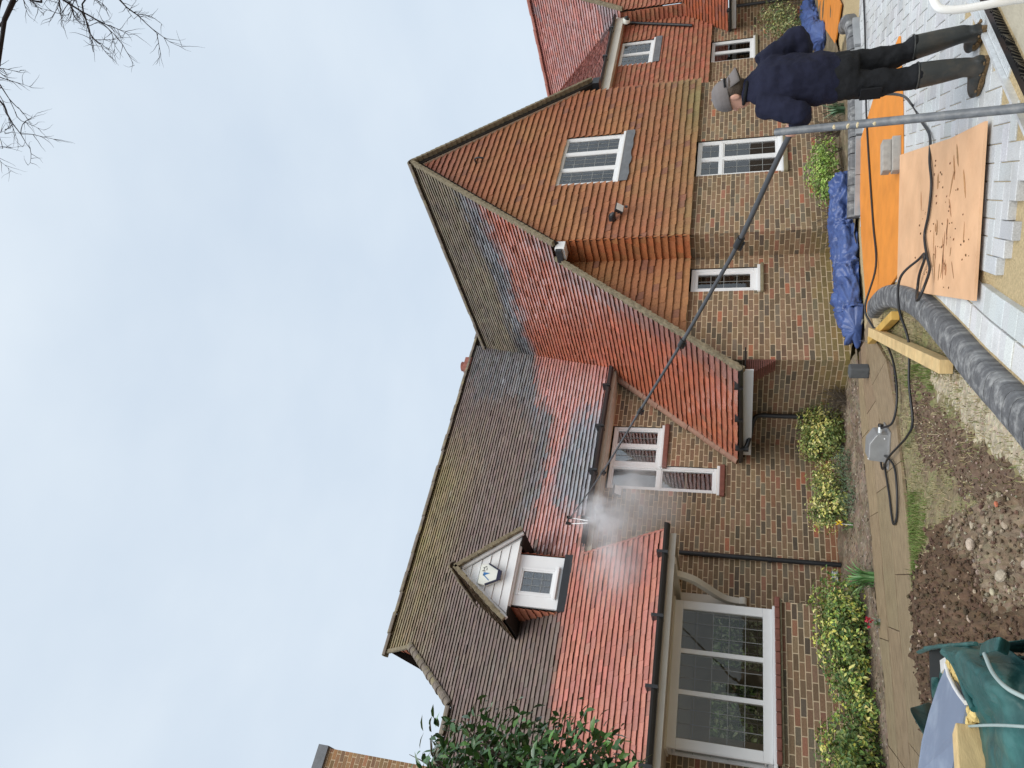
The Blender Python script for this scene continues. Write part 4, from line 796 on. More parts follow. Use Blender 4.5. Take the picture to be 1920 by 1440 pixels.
# tarpaulins
mat('tarp', (.058, .098, .26), .36, .5, var=.2, vscale=8, bump=.15, bscale=40); mat('ply2', (.4, .3, .2))
def tarp(pts, rad, label, hgt=1.0):
    mb = MB(); pts = spline([V(p) for p in pts], 26); n = len(pts); seg = 80; vs = []
    for i, p in enumerate(pts):
        t = (pts[min(i+1, n-1)]-pts[max(i-1, 0)]).normalized(); s = t.cross(V((0, 0, 1))).normalized(); e = min(1, min(i, n-1-i)/9+.15)
        for k in range(seg):
            a = 2*math.pi*k/seg; ca, sa = math.cos(a), math.sin(a); q = V((p[0]*2.2, p[1]*2.2+ca*.7, sa*.7)); w3 = V((noise.noise(q*1.7+V((3, 0, 0))), noise.noise(q*1.7+V((0, 5, 0))), noise.noise(q*1.7)))*.5
            rd = lambda f, o: 1-2.4*abs(noise.noise((q+w3)*f+V((o, o, 0))))
            r = rad*e*(1+.5*noise.noise(q*.9)+.26*rd(1.6, 1)+.17*rd(3.3, 4)+.09*rd(6.5, 9)+.04*rd(13, 2))
            z = sa*r*hgt+rad*.5; vs.append(p+s*ca*r*1.3+V((0, 0, max(.006, z))))
    mb.add(vs, [(i*seg+k, i*seg+(k+1) % seg, (i+1)*seg+(k+1) % seg, (i+1)*seg+k) for i in range(n-1) for k in range(seg)]+[tuple(range(seg))[::-1], tuple(range((n-1)*seg, n*seg))], smooth=True)
    o = mb.build('tarpaulin', 'tarp'); tag(o, label, 'tarpaulin', 'blue tarpaulins'); return o
tarp([(6.72, 7.62, 0), (6.95, 7.72, 0), (7.3, 7.62, .02), (7.7, 7.66, 0), (8.1, 7.52, 0), (8.5, 7.55, .0), (8.9, 7.35, 0), (9.3, 7.2, 0)], .17, 'crumpled blue tarpaulin heaped along the brick wall')
tarp([(14.2, 7.8, 0), (15.2, 8.3, 0), (16.5, 8.7, 0), (18, 9.0, 0)], .16, 'distant blue tarpaulin behind the person\'s elbow')
# prop pole and the telescopic lance
mat('poleGrey', (.13, .14, .155), .45, .5, var=.3, vscale=20, dark=(.33, .33, .32), dscale=14, damt=.35, bump=.1); mat('carbon', (.06, .063, .07), .35, .5, var=.1); mat('pastefoam', (.62, .52, .33), .95, bump=.5, bscale=60)
PP = empty('prop_pole', (3.87, 2.64, 0), 'scuffed grey tube propped up in front of the person, crossing the lance', 'pole'); pa, pb = V((3.87, 2.64, 0)), at(1455, 248, 'Y', 3.14)
mb = MB().tube([pa, pb], .026, 16, cap=False); mb.tube([pb, pa], .021, 16, cap=False); mb.build('tube', 'poleGrey', PP)
for f_ in (.55, .62, .66, .72):
    c = pa.lerp(pb, f_)+V((-.016, -.006, .012)); rock(mb := MB(), c, .016, (.6, .5, .32)); mb.build('mortar_splash', 'pastefoam', PP)
LN = empty('water_lance', (4.72, 3.1, 1.08), 'long telescopic water lance held up to the roof edge', 'lance')
lp = [V(p) for p in ((4.718, 3.10, 1.075), (4.719, 3.149, 1.094), (4.721, 3.211, 1.125), (4.733, 3.484, 1.225), (4.767, 4.3, 1.492), (4.794, 4.936, 1.744), (4.823, 5.637, 2.029), (4.876, 6.894, 2.567), (4.94, 8.432, 3.222), (5.006, 10.0, 3.962))]; ls = spline(lp, 6)
cuts = [0, 24, 36, 42, 48, len(ls)-1]; rad = [.021, .018, .0155, .013, .0095]
for i in range(5): MB().tube(ls[cuts[i]:cuts[i+1]+1], rad[i], 12).build('pole_section', 'carbon', LN)
for i in range(1, 5):
    c = ls[cuts[i]]; d = (ls[min(cuts[i]+1, len(ls)-1)]-c).normalized(); cl = MB().tube([c-d*.06, c+d*.05], rad[i-1]*1.5, 12).build('clamp', 'blackplastic', LN); MB().obox(c+V((-.012, 0, -.05)), (.024, 0, 0), d*.09, (0, 0, .022)).build('clamp_lever', 'blackplastic', cl)
tip = ls[-1]; nh = MB().bar(tip+V((-.10, -.01, .02)), tip+V((.03, .0, .02)), (0, .02, 0), (0, 0, .02)).build('nozzle_bar', 'blackplastic', LN)
for dx in (-.09, .01): MB().tube([tip+V((dx, -.02, .045)), tip+V((dx, .0, -.035))], .024, 12).build('nozzle', 'blackplastic', LN)
mat('jet', (.9, .93, .95), .25, .5, var=.02)
b = MB()
for dx in (-.09, .01): b.tube([tip+V((dx, 0, -.03)), tip+V((-.05+dx*.4, -.06, -.30))], [.005, .010], 6)
tag(b.build('water_jets', 'jet'), 'two thin white water jets below the lance nozzles', 'water')
# spray mist: a real volume hanging off the eaves
m = bpy.data.materials.new('mist'); m.use_nodes = True; t = m.node_tree; t.nodes.clear(); n = t.nodes.new; l = t.links.new
o_ = n('ShaderNodeOutputMaterial'); pv = n('ShaderNodeVolumePrincipled'); pv.inputs['Color'].default_value = (.95, .97, 1, 1); tcn = n('ShaderNodeTexCoord'); nzn = n('ShaderNodeTexNoise'); nzn.inputs['Scale'].default_value = 2.6; nzn.inputs['Detail'].default_value = 5
ln_ = n('ShaderNodeVectorMath'); ln_.operation = 'LENGTH'; r1 = n('ShaderNodeMapRange'); r1.inputs[1].default_value = 1.0; r1.inputs[2].default_value = .1; r1.inputs[3].default_value = 0; r1.inputs[4].default_value = 1
r2 = n('ShaderNodeMapRange'); r2.inputs[1].default_value = .38; r2.inputs[2].default_value = .70; mu = n('ShaderNodeMath'); mu.operation = 'MULTIPLY'; mu2 = n('ShaderNodeMath'); mu2.operation = 'MULTIPLY'; mu2.inputs[1].default_value = 7.0
pw = n('ShaderNodeMath'); pw.operation = 'POWER'; pw.inputs[1].default_value = 2.0
l(tcn.outputs['Object'], nzn.inputs['Vector']); l(tcn.outputs['Object'], ln_.inputs[0]); l(ln_.outputs['Value'], r1.inputs[0]); l(r1.outputs[0], pw.inputs[0]); l(nzn.outputs[0], r2.inputs[0]); l(pw.outputs[0], mu.inputs[0]); l(r2.outputs[0], mu.inputs[1]); l(mu.outputs[0], mu2.inputs[0]); l(mu2.outputs[0], pv.inputs['Density']); l(pv.outputs[0], o_.inputs['Volume'])
MATS['mist'] = m
bmm = bmesh.new(); bmesh.ops.create_icosphere(bmm, subdivisions=3, radius=1.0); me = bpy.data.meshes.new('water_spray'); bmm.to_mesh(me); bmm.free(); me.materials.append(m); me2 = me.copy(); m2 = m.copy(); m2.name = 'dense_mist'; [setattr(nd.inputs[1], 'default_value', 19) for nd in m2.node_tree.nodes if nd.type == 'MATH' and abs(nd.inputs[1].default_value-7.0) < .01]; me2.materials.clear(); me2.materials.append(m2)
for c, s, lb in (((4.95, 9.75, 3.40), (.46, .42, .58), 'white burst of spray under the lance nozzle'), ((5.40, 10.1, 2.95), (1.05, .48, .95), 'thin drifting mist in front of the brick wall'), ((4.2, 9.5, 3.1), (.95, .40, .70), 'faint mist over the cleaned red tiles')):
    o = bpy.data.objects.new('water_spray', me if 'thin' in lb or 'faint' in lb else me2); put(o, c); o.scale = s; tag(o, lb, 'spray', kind='stuff')
# ================================================================ PLANTS
mat('leaf', attr=True, var=.12, vscale=20, spec=.45); mat('bark', (.11, .09, .07), .9, .2, var=.25, vscale=20, bump=.4, bscale=40); mat('darkbark', (.035, .030, .032), .9, .2, var=.2, vscale=10)
def leafquad(mb, p, n, size, col, fold=.25, asp=.5, rough=.45):
    n = V(n).normalized(); a = n.orthogonal().normalized(); ang = R.uniform(0, 6.28); u = a*math.cos(ang)+n.cross(a)*math.sin(ang); v = n.cross(u); h = size*asp/2
    mb.add([p-u*size*.5, p-u*size*.08+v*h+n*size*fold*.3, p+u*size*.5-n*size*fold*.4, p-u*size*.08-v*h+n*size*fold*.3], [(0, 1, 2), (0, 2, 3)], col, rough)
def bush(name, blobs, leaf, n, cols, label, cat='shrub', group=None, stems=9, asp=.55, core=True, base=None):
    c0 = V(blobs[0][0]); root = empty(name, (c0[0], c0[1], 0), label, cat, group); mb = MB(); tot = sum(b_[1][0]*b_[1][1]*b_[1][2] for b_ in blobs)
    for c, r in blobs:
        c = V(c); k = int(n*r[0]*r[1]*r[2]/tot)
        for _ in range(k):
            d = V((R.gauss(0, 1), R.gauss(0, 1), R.gauss(0, 1))).normalized(); rad = R.random()**.45*(1+.35*noise.noise(d*2.3+c)+.15*noise.noise(d*6+c)); p = c+V((d[0]*r[0]*rad, d[1]*r[1]*rad, d[2]*r[2]*rad))
            if p[2] < .02 or noise.noise(p*7+V((4, 1, 2))) < -.22: continue
            nn = (d+V((0, -.2, .6))+V((R.gauss(0, .5), R.gauss(0, .5), R.gauss(0, .5)))); col = R.choice(cols); col = mixc(col, cols[-1], .75) if noise.noise(p*4.5) > .06 else col
            leafquad(mb, p, nn, leaf*R.uniform(.6, 1.3), jit(col, .2), asp=asp)
    tag(mb.build('foliage', 'leaf', root), kind='stuff'); sb = MB()
    for _ in range(stems):
        c, r = R.choice(blobs); c = V(c); b0 = V(base) if base else V((c[0]+R.gauss(0, r[0]*.2), c[1]+R.gauss(0, r[1]*.2), 0)); t = c+V((R.gauss(0, r[0]*.45), R.gauss(0, r[1]*.45), R.gauss(0, r[2]*.35))); m_ = b0.lerp(t, .5)+V((R.gauss(0, .04), R.gauss(0, .04), .03)); sb.tube(spline([b0, m_, t], 4), [.010]*4+[.007]*3+[.004]*2, 5)
    tag(sb.build('stems', 'bark', root), kind='stuff'); return root
YG = [(.56, .52, .15), (.46, .45, .12), (.62, .58, .26), (.24, .30, .07), (.10, .16, .04)]
YG2 = [(.50, .50, .10), (.26, .36, .07), (.56, .53, .18), (.14, .24, .05), (.06, .12, .03)]
G_ = 'variegated shrubs along the house wall'
bush('variegated_shrub', [((6.5, 9.7, .26), (.50, .40, .34)), ((6.75, 9.75, .46), (.27, .25, .22)), ((6.25, 9.65, .42), (.25, .22, .24))], .048, 6500, YG, 'yellow-variegated shrub in front of the short black downpipe', group=G_)
bush('variegated_shrub', [((5.5, 9.75, .24), (.52, .36, .28)), ((5.25, 9.8, .38), (.28, .22, .2)), ((5.8, 9.8, .34), (.25, .24, .22))], .046, 5000, YG, 'lower variegated shrub left of the downpipe shrub, above the daffodil', group=G_)
bush('variegated_shrub', [((3.75, 9.35, .28), (.42, .42, .34)), ((3.3, 9.3, .28), (.5, .45, .33)), ((2.85, 9.25, .22), (.42, .4, .28))], .05, 9500, YG2, 'wide yellow-green shrub under the right half of the bay window', group=G_)
bush('variegated_shrub', [((2.1, 9.1, .32), (.36, .42, .36)), ((1.7, 9.05, .3), (.5, .45, .36)), ((2.45, 9.0, .14), (.3, .3, .2))], .05, 8000, YG2, 'bright variegated shrub at the far left of the bay', group=G_)
LG = [(.34, .48, .09), (.26, .42, .07), (.42, .52, .16), (.12, .2, .04)]
bush('green_shrub', [((9.85, 7.5, .34), (.52, .3, .25)), ((9.4, 7.5, .3), (.3, .25, .2)), ((10.3, 7.5, .3), (.3, .25, .2))], .05, 3000, LG, 'fresh lime-green shrub below the gable window')
bush('variegated_shrub', [((17.2, 8.9, .75), (.6, .4, .5)), ((16.7, 8.9, .5), (.5, .4, .4)), ((17.7, 8.9, .9), (.3, .3, .3))], .06, 2600, [(.34, .34, .12), (.22, .26, .09), (.45, .42, .2), (.1, .14, .05)], 'tall variegated shrub by the far right wall', group=G_)
bush('dark_conifer', [((18.0, 8.4, .3), (.35, .35, .35))], .05, 900, [(.035, .07, .03), (.05, .10, .04), (.02, .04, .02)], 'small dark conifer beyond the person\'s elbow', asp=.25)
bush('grey_leaved_plant', [((5.75, 9.25, .10), (.28, .25, .16)), ((5.2, 9.2, .09), (.3, .22, .13))], .05, 900, [(.20, .28, .17), (.26, .34, .24), (.10, .15, .08)], 'grey-green feathery plant at the edge of the bed', 'plant', asp=.22)
# twiggy bare shrubs
def twigs(name, c, r, n, label, col='bark'):
    root = empty(name, (c[0], c[1], 0), label, 'shrub', 'bare twiggy shrubs'); mb = MB()
    for _ in range(n):
        b0 = V((c[0]+R.gauss(0, r*.18), c[1]+R.gauss(0, r*.15), 0)); t = V((c[0]+R.gauss(0, r*.6), c[1]+R.gauss(0, r*.35), c[2]*R.uniform(.4, 1.1))); mid = b0.lerp(t, .5)+V((R.gauss(0, .05), R.gauss(0, .05), 0)); pts = spline([b0, mid, t], 3); mb.tube(pts, [.004, .004, .0035, .003, .003, .002, .0015], 4, cap=False)
        for _ in range(3): i = R.randrange(2, 6); mb.tube([pts[i], pts[i]+V((R.gauss(0, .07), R.gauss(0, .07), R.uniform(.02, .10)))], [.002, .001], 3, cap=False)
    mb.build('twigs', col, root)
twigs('twiggy_shrub', (8.95, 7.72, .45), .35, 60, 'bare twiggy shrub above the blue tarpaulin'); twigs('twiggy_shrub', (10.75, 7.4, .5), .4, 70, 'tangled bare shrub beside the person\'s hip'); twigs('twiggy_shrub', (6.75, 9.15, .42), .35, 60, 'dark bare twigs against the wall beside the dark block')
def clump(name, c, n, ln, w_, cols, label, spread=1.0):
    root = empty(name, c, label, 'plant'); mb = MB(); c = V(c)
    for _ in range(n):
        a = R.uniform(0, 6.28); d = V((math.cos(a), math.sin(a), 0)); b0 = c+d*R.uniform(0, .06)*spread; L_ = ln*R.uniform(.6, 1.15); s = V((-d[1], d[0], 0))*w_/2; o_ = R.uniform(.25, .9); col = jit(R.choice(cols), .15); pv_ = None
        for k in range(5):
            t = k/5; q = lambda t: b0+d*L_*o_*t*t*.9+V((0, 0, L_*(t-.55*o_*t*t))); wv = lambda t: s*(1-t**3)
            mb.add([q(t)-wv(t), q(t)+wv(t), q(t+.2)+wv(t+.2), q(t+.2)-wv(t+.2)], [(0, 1, 2, 3)], col, .4)
    mb.build('leaves', 'leaf', root); return root
clump('strap_leaved_plant', tuple(gp(1638, 1085)), 70, .34, .022, [(.12, .28, .09), (.08, .2, .06), (.2, .36, .16)], 'green strap-leaved clump at the path edge', 1.6)
clump('strap_leaved_plant', (10.62, 7.0, .02), 40, .4, .02, [(.10, .19, .10), (.07, .13, .07)], 'dark iris-like leaves beside the person\'s hip', 1.5)
fl = clump('daffodil', tuple(gp(1604, 985)), 14, .2, .012, [(.12, .25, .08)], 'single yellow daffodil in the bed'); mat('yellowpetal', (.85, .6, .03), .5); mat('redpetal', (.5, .02, .05), .5)
h_ = V(gp(1604, 985))+V((0, -.02, .20)); mb = MB()
for k in range(6): a = k*1.047; d = V((math.cos(a), -.25, math.sin(a))); mb.add([h_, h_+d*.03+V((.012, 0, 0)), h_+d*.055, h_+d*.03-V((.012, 0, 0))], [(0, 1, 2, 3)])
mb.tube([h_, h_+V((0, -.035, 0))], [.012, .02], 8, cap=False); mb.build('flower', 'yellowpetal', fl); MB().tube([V(gp(1604, 985)), h_], .004, 5).build('stem', 'leaf', fl)
cy = clump('cyclamen', tuple(gp(1650, 1165)), 16, .09, .035, [(.10, .16, .07), (.3, .34, .28)], 'small red cyclamen by the path', 1.2)
for k in range(5):
    h_ = V(gp(1650, 1165))+V((R.uniform(-.06, .06), R.uniform(-.05, .05), R.uniform(.09, .13))); mb = MB()
    for q in range(5): leafquad(mb, h_+V((R.gauss(0, .008), R.gauss(0, .008), R.gauss(0, .01))), (R.gauss(0, 1), R.gauss(0, 1), .5), .035, (.5, .02, .05), asp=.7)
    mb.build('flower', 'redpetal', cy)
mat('hedgeblock', (.09, .13, .05), .9, var=.5, vscale=9, dark=(.22, .24, .16), dscale=5)
# hedge behind the house, seen through the bay window and raised to cover the sky
bush('hedge', [((3, 18.5, 1.6), (2.8, .8, 2.0)), ((6.5, 18.6, 1.7), (2.8, .8, 2.1)), ((9.5, 18.6, 1.7), (2.8, .8, 2.1))], .16, 9000, [(.12, .2, .05), (.2, .28, .1), (.3, .34, .2)], 'garden hedge behind the house, seen through the bay window', 'hedge')
MB().box((1, 19.0, 0), (12, 19.3, 3.6)).build('hedge_sky_block', 'hedgeblock', bpy.data.objects['hedge'])  # solid slab added behind the leaves to block sky through the bay
# overhanging evergreen at the left edge
TG = [(.05, .115, .038), (.07, .16, .045), (.11, .23, .055), (.15, .20, .14), (.035, .075, .03)]
ev = empty('evergreen_tree', (-.9, 5.2, 0), 'dark evergreen tree overhanging the left edge of the roof', 'tree')
MB().tube(spline([(-.9, 5.2, 0), (-.85, 5.25, 1.2), (-.5, 5.3, 2.3), (.1, 5.4, 3.0)], 6), [.11-.004*i for i in range(19)], 10).build('trunk', 'bark', ev)
mb = MB(); br_ = MB()
def bigleaf(mb, p, d, n, L_, wd, col):
    d = V(d).normalized(); s = d.cross(V(n)).normalized(); n = s.cross(d); q = [(0, 0), (.25, .42), (.6, .5), (1, 0)]; vs = []
    for t, h in q: vs += [p+d*L_*t-n*L_*.25*t*t+s*wd*h+n*wd*.25*h, p+d*L_*t-n*L_*.25*t*t, p+d*L_*t-n*L_*.25*t*t-s*wd*h+n*wd*.25*h]
    mb.add(vs, [(i*3+k, i*3+k+1, i*3+k+4, i*3+k+3) for i in range(3) for k in range(2)], col, R.uniform(.22, .4), True)
lobes = [((.28, 5.4, 2.95), (.78, .7, .72)), ((.56, 5.45, 2.65), (.62, .6, .60)), ((.45, 5.4, 2.3), (.62, .55, .42)), ((-.4, 5.2, 3.0), (.7, .7, .7)), ((-.3, 5.2, 2.3), (.7, .7, .5)), ((.80, 5.5, 3.05), (.42, .4, .45)), ((.86, 5.5, 2.5), (.40, .4, .36)), ((.62, 5.4, 3.3), (.45, .4, .38))]
for c, r in lobes:
    c = V(c)
    for _ in range(int(1500*r[0]*r[1]*r[2]/.3)):
        d = V((R.gauss(0, 1), R.gauss(0, 1), R.gauss(0, 1))).normalized(); rad = R.random()**.4*(1+.35*noise.noise(d*2+c)+.2*noise.noise(d*5+c)); p = c+V((d[0]*r[0], d[1]*r[1], d[2]*r[2]))*rad
        ld_ = (d*.6+V((R.gauss(0, .6), R.gauss(0, .6), R.gauss(0, .5)-.25))); bigleaf(mb, p, ld_, d+V((0, 0, .8))+V((R.gauss(0, .3), R.gauss(0, .3), 0)), R.uniform(.06, .11), R.uniform(.028, .045), jit(TG[min(4, int(abs(R.gauss(0, 1.6))))], .2))
    for _ in range(9):
        d = V((R.gauss(0, 1), R.gauss(0, 1), R.gauss(.4, .8))).normalized(); t = c+V((d[0]*r[0], d[1]*r[1], d[2]*r[2]))*1.02; br_.tube(spline([c+V((0, 0, -r[2]*.5)), c.lerp(t, .5)+V((0, 0, .05)), t], 3), [.012, .011, .010, .008, .006, .004, .003], 5, cap=False)
for p, q in (((.62, 5.5, 3.35), (.78, 5.55, 3.75)), ((.55, 5.5, 3.3), (.62, 5.5, 3.72)), ((.35, 5.4, 3.5), (.38, 5.4, 3.95)), ((.85, 5.5, 3.2), (1.02, 5.55, 3.42))): br_.tube(spline([p, V(p).lerp(V(q), .6)+V((.02, 0, 0)), q], 3), [.007, .006, .006, .005, .004, .003, .002], 5, cap=False)
tag(mb.build('crown', 'leaf', ev), kind='stuff'); br_.build('branches', 'bark', ev)
# bare tree whose twigs hang into the upper right of the scene
bt = empty('bare_tree', (11.6, 2.2, 0), 'tall leafless tree whose dark twigs hang into the sky', 'tree'); tr = MB(); tw = MB()
tr.tube(spline([(11.6, 2.2, 0), (11.5, 2.3, 4), (11.3, 2.4, 8), (11.0, 2.7, 11), (10.6, 3.1, 13.2)], 6), [.32-.0115*i for i in range(25)], 10)
def branch(p, d, L_, r, dep):
    n = 6; pts = [V(p)]; d = V(d).normalized()
    for k in range(n):
        d = (d+V((R.gauss(0, .17), R.gauss(0, .17), R.gauss(-.02, .14)))).normalized(); pts.append(pts[-1]+d*L_/n)
    (tr if r > .03 else tw).tube(pts, [r*(1-.75*k/n) for k in range(n+1)], 6 if r > .02 else 4, cap=False)
    if dep == 0 or r < .003: return
    for k in range(2, n+1):
        for _ in range(1 if R.random() < .78 else 2):
            s = (d+V((R.gauss(0, .75), R.gauss(0, .75), R.gauss(-.12, .6)))).normalized(); branch(pts[k], s, L_*R.uniform(.34, .6), r*.48*(1-.45*k/n)+.0020, dep-1)
for tgt, st, r in (((8.35, 3.75, 11.8), (10.9, 2.8, 11.8), .05), ((8.05, 4.6, 12.4), (10.6, 3.1, 13.0), .05), ((7.65, 5.1, 13.0), (10.5, 3.2, 13.2), .045), ((8.75, 3.1, 10.6), (11.1, 2.6, 10.2), .04), ((13.5, .5, 13), (11.1, 2.5, 10), .08), ((12.5, 3.5, 14), (10.9, 2.8, 11.8), .07), ((11.5, .2, 13), (11.0, 2.7, 11), .07)):
    st, tgt = V(st), V(tgt); branch(st, (tgt-st)+V((0, 0, .5)), (tgt-st).length*.78, r, 3)
tr.build('trunk', 'darkbark', bt); tag(tw.build('twigs', 'darkbark', bt), kind='stuff')
# ================================================================ THE PERSON
mat('skin', (.58, .33, .25), .5, .4, var=.08, vscale=14); mat('navyknit', (.014, .016, .036), .85, .2, var=.25, vscale=6, bump=.35, bscale=160); mat('trouser', (.0085, .0095, .012), .8, .25, var=.3, vscale=7, bump=.3, bscale=30)
mat('rubber', (.026, .029, .029), .45, .5, var=.25, vscale=9, bump=.06, bscale=30, dark=(.11, .085, .06), dscale=5, damt=.5); mat('mudsole', (.15, .095, .045), .9, var=.3, vscale=18, bump=.5, bscale=50); mat('capgrey', (.17, .155, .155), .85, var=.15, vscale=10, bump=.25, bscale=120); mat('hair', (.05, .035, .025), .7, bump=.4, bscale=90)
PC = V((4.93, 3.0, 0)); fa = math.radians(14.5); PF = V((math.sin(fa), math.cos(fa), 0)); PRt = V((math.cos(fa), -math.sin(fa), 0)); UP = V((0, 0, 1))
def bp(r, f, z): return PC+PRt*r+PF*f+UP*z
def loft(mb, rings, seg=20):
    vs = []
    for c, ax, ay in rings: vs += [V(c)+V(ax)*math.cos(2*math.pi*k/seg)+V(ay)*math.sin(2*math.pi*k/seg) for k in range(seg)]
    n = len(rings); mb.add(vs, [(i*seg+k, i*seg+(k+1) % seg, (i+1)*seg+(k+1) % seg, (i+1)*seg+k) for i in range(n-1) for k in range(seg)]+[tuple(range(seg))[::-1], tuple(range((n-1)*seg, n*seg))], smooth=True)
def limb(mb, pts, rad, n=5): 
    sp = spline([V(p) for p in pts], n); k = len(sp)-1; rs = [rad[min(int(i/n), len(rad)-2)]*(1-(i/n-min(int(i/n), len(rad)-2)))+rad[min(int(i/n), len(rad)-2)+1]*(i/n-min(int(i/n), len(rad)-2)) for i in range(k+1)]; mb.tube(sp, rs, 18)
def soft(o, vox, it=6, wr=0, ws=.1):
    m_ = o.modifiers.new('join', 'REMESH'); m_.mode = 'VOXEL'; m_.voxel_size = vox; m_.use_smooth_shade = True
    s_ = o.modifiers.new('smooth', 'SMOOTH'); s_.iterations = it; s_.factor = .5
    if wr:
        tx = bpy.data.textures.new('folds', 'CLOUDS'); tx.noise_scale = ws; tx.noise_depth = 2; d = o.modifiers.new('folds', 'DISPLACE'); d.texture = tx; d.strength = wr; d.mid_level = .5; d.texture_coords = 'LOCAL'
PE = empty('person', tuple(bp(0, 0, 0)), 'person in navy jumper, dark trousers, rubber boots and backwards cap holding the lance', 'person')
LH, RH = bp(-.245, .18, 1.135), bp(-.20, .07, 1.06)
LE, RE = bp(-.315, -.03, 1.10), bp(.345, -.03, 1.095)
LS, RS = bp(-.185, 0, 1.345), bp(.185, -.01, 1.345)
ha = math.radians(-14); HF = V((math.sin(ha), math.cos(ha), 0)); HR = V((math.cos(ha), -math.sin(ha), 0)); HC = bp(-.02, .04, 1.54)
body = MB()
loft(body, [(bp(0, 0, .80), PRt*.13, PF*.10), (bp(0, 0, .95), PRt*.135, PF*.10), (bp(0, 0, 1.2), PRt*.15, PF*.10), (bp(-.01, .0, 1.36), PRt*.14, PF*.085), (bp(-.02, .01, 1.42), PRt*.06, PF*.06), (bp(-.03, .03, 1.47), PRt*.055, PF*.06)])
for s, hx, kn, an in ((-1, bp(-.085, 0, .8), bp(-.095, -.02, .48), bp(-.10, -.07, .12)), (1, bp(.085, 0, .8), bp(.115, -.02, .48), bp(.15, -.09, .12))): limb(body, [hx, kn, an], [.07, .045, .030])
limb(body, [LS, LS.lerp(LE, .5)-PF*.015, LE, LE.lerp(LH, .55)-UP*.005, LH], [.05, .045, .042, .036, .03]); limb(body, [RS, RS.lerp(RE, .5)-PF*.01, RE, RE.lerp(RH, .5)+PF*.10, RH], [.05, .045, .042, .036, .03])
loft(body, [(HC+UP*z+HF*(.004 if z > -.05 else .02), HR*rx, HF*ry) for z, rx, ry in ((-.125, .03, .035), (-.11, .05, .06), (-.07, .064, .080), (-.02, .072, .09), (.03, .076, .096), (.07, .070, .09), (.10, .05, .066), (.118, .02, .03))])
limb(body, [HC+HF*.085+UP*.015, HC+HF*.108-UP*.025, HC+HF*.09-UP*.035], [.010, .014, .010])
for s in (-1, 1):
    e_ = HC+HR*s*.074-HF*.005-UP*.02; loft(body, [(e_-HR*s*.008, HF*.018, UP*.03), (e_+HR*s*.010-HF*.004, HF*.02, UP*.033), (e_+HR*s*.014-HF*.006, HF*.012, UP*.024)])
for H_, dirv in ((LH, (lp[4]-lp[2]).normalized()), (RH, (lp[4]-lp[2]).normalized())):       # hands: palm and five bent fingers round the lance
    side = dirv.cross(UP).normalized(); rad_ = .035; ax0 = V(H_)
    loft(body, [(ax0+side*-.03+dirv*k, side*.016, UP*.036) for k in (-.042, -.01, .03, .042)])
    for i, (L_) in enumerate((1.0, 1.1, 1.05, .9)):
        c = ax0+dirv*(-.033+i*.022); limb(body, [c-side*.03+UP*.03, c+side*.012+UP*.042*L_, c+side*.04*L_+UP*.012, c+side*.022*L_-UP*.018], [.010, .0095, .009, .0075], 3)
    limb(body, [ax0-side*.03+dirv*.035-UP*.008, ax0-side*.012+dirv*.052-UP*.03, ax0+side*.018+dirv*.045-UP*.034], [.012, .011, .009], 3)
body = body.build('body', 'skin', PE); soft(body, .007, 4)
j = MB()
loft(j, [(bp(.0, .0, .845), PRt*.165, PF*.125), (bp(0, 0, .87), PRt*.178, PF*.135), (bp(0, -.005, .93), PRt*.187, PF*.145), (bp(0, -.01, 1.05), PRt*.195, PF*.15), (bp(0, -.012, 1.18), PRt*.205, PF*.148), (bp(-.0, -.012, 1.29), PRt*.212, PF*.135), (bp(-.005, -.005, 1.36), PRt*.19, PF*.11), (bp(-.015, .0, 1.405), PRt*.12, PF*.085), (bp(-.022, .012, 1.45), PRt*.072, PF*.074), (bp(-.026, .02, 1.478), PRt*.07, PF*.072)])
limb(j, [LS+PRt*.02, LS.lerp(LE, .5)-PF*.015, LE, LE.lerp(LH, .55)-UP*.005, LH-(LH-LE).normalized()*.05], [.090, .082, .076, .062, .05]); limb(j, [RS-PRt*.02, RS.lerp(RE, .5)-PF*.01, RE, RE.lerp(RH, .5)+PF*.10, RH-(RH-RE).normalized()*.05], [.090, .086, .078, .064, .05])
j = j.build('jumper', 'navyknit', PE); soft(j, .010, 6, .04, .10)
MB().tube([bp(-.028, .02, 1.455)+HR*.074*math.cos(a)+HF*.076*math.sin(a)+UP*.012*math.sin(a) for a in [i*.3307 for i in range(20)]], .013, 8).build('collar', 'trouser', PE)
t = MB()
loft(t, [(bp(0, 0, .96), PRt*.155, PF*.115), (bp(0, -.005, .86), PRt*.172, PF*.13), (bp(0, -.012, .80), PRt*.178, PF*.135), (bp(0, -.01, .74), PRt*.165, PF*.12)])
limb(t, [bp(-.085, -.005, .80), bp(-.092, -.01, .62), bp(-.098, -.02, .47), bp(-.100, -.045, .37)], [.096, .084, .070, .070]); limb(t, [bp(.085, -.005, .80), bp(.098, -.01, .62), bp(.118, -.025, .47), bp(.132, -.055, .385)], [.096, .084, .070, .070])
loft(t, [(bp(-.100, -.040, .42), PRt*.075, PF*.078), (bp(-.1, -.045, .39), PRt*.079, PF*.082), (bp(-.1, -.047, .365), PRt*.074, PF*.078)]); loft(t, [(bp(.128, -.05, .43), PRt*.074, PF*.078), (bp(.131, -.055, .40), PRt*.078, PF*.081), (bp(.134, -.058, .378), PRt*.072, PF*.076)])
t = t.build('trousers', 'trouser', PE); soft(t, .010, 5, .034, .085)
MB().obox(bp(-.185, -.06, .60), PF*.10, UP*.13, PRt*.012).build('pocket', 'trouser', PE, bevel=.004)
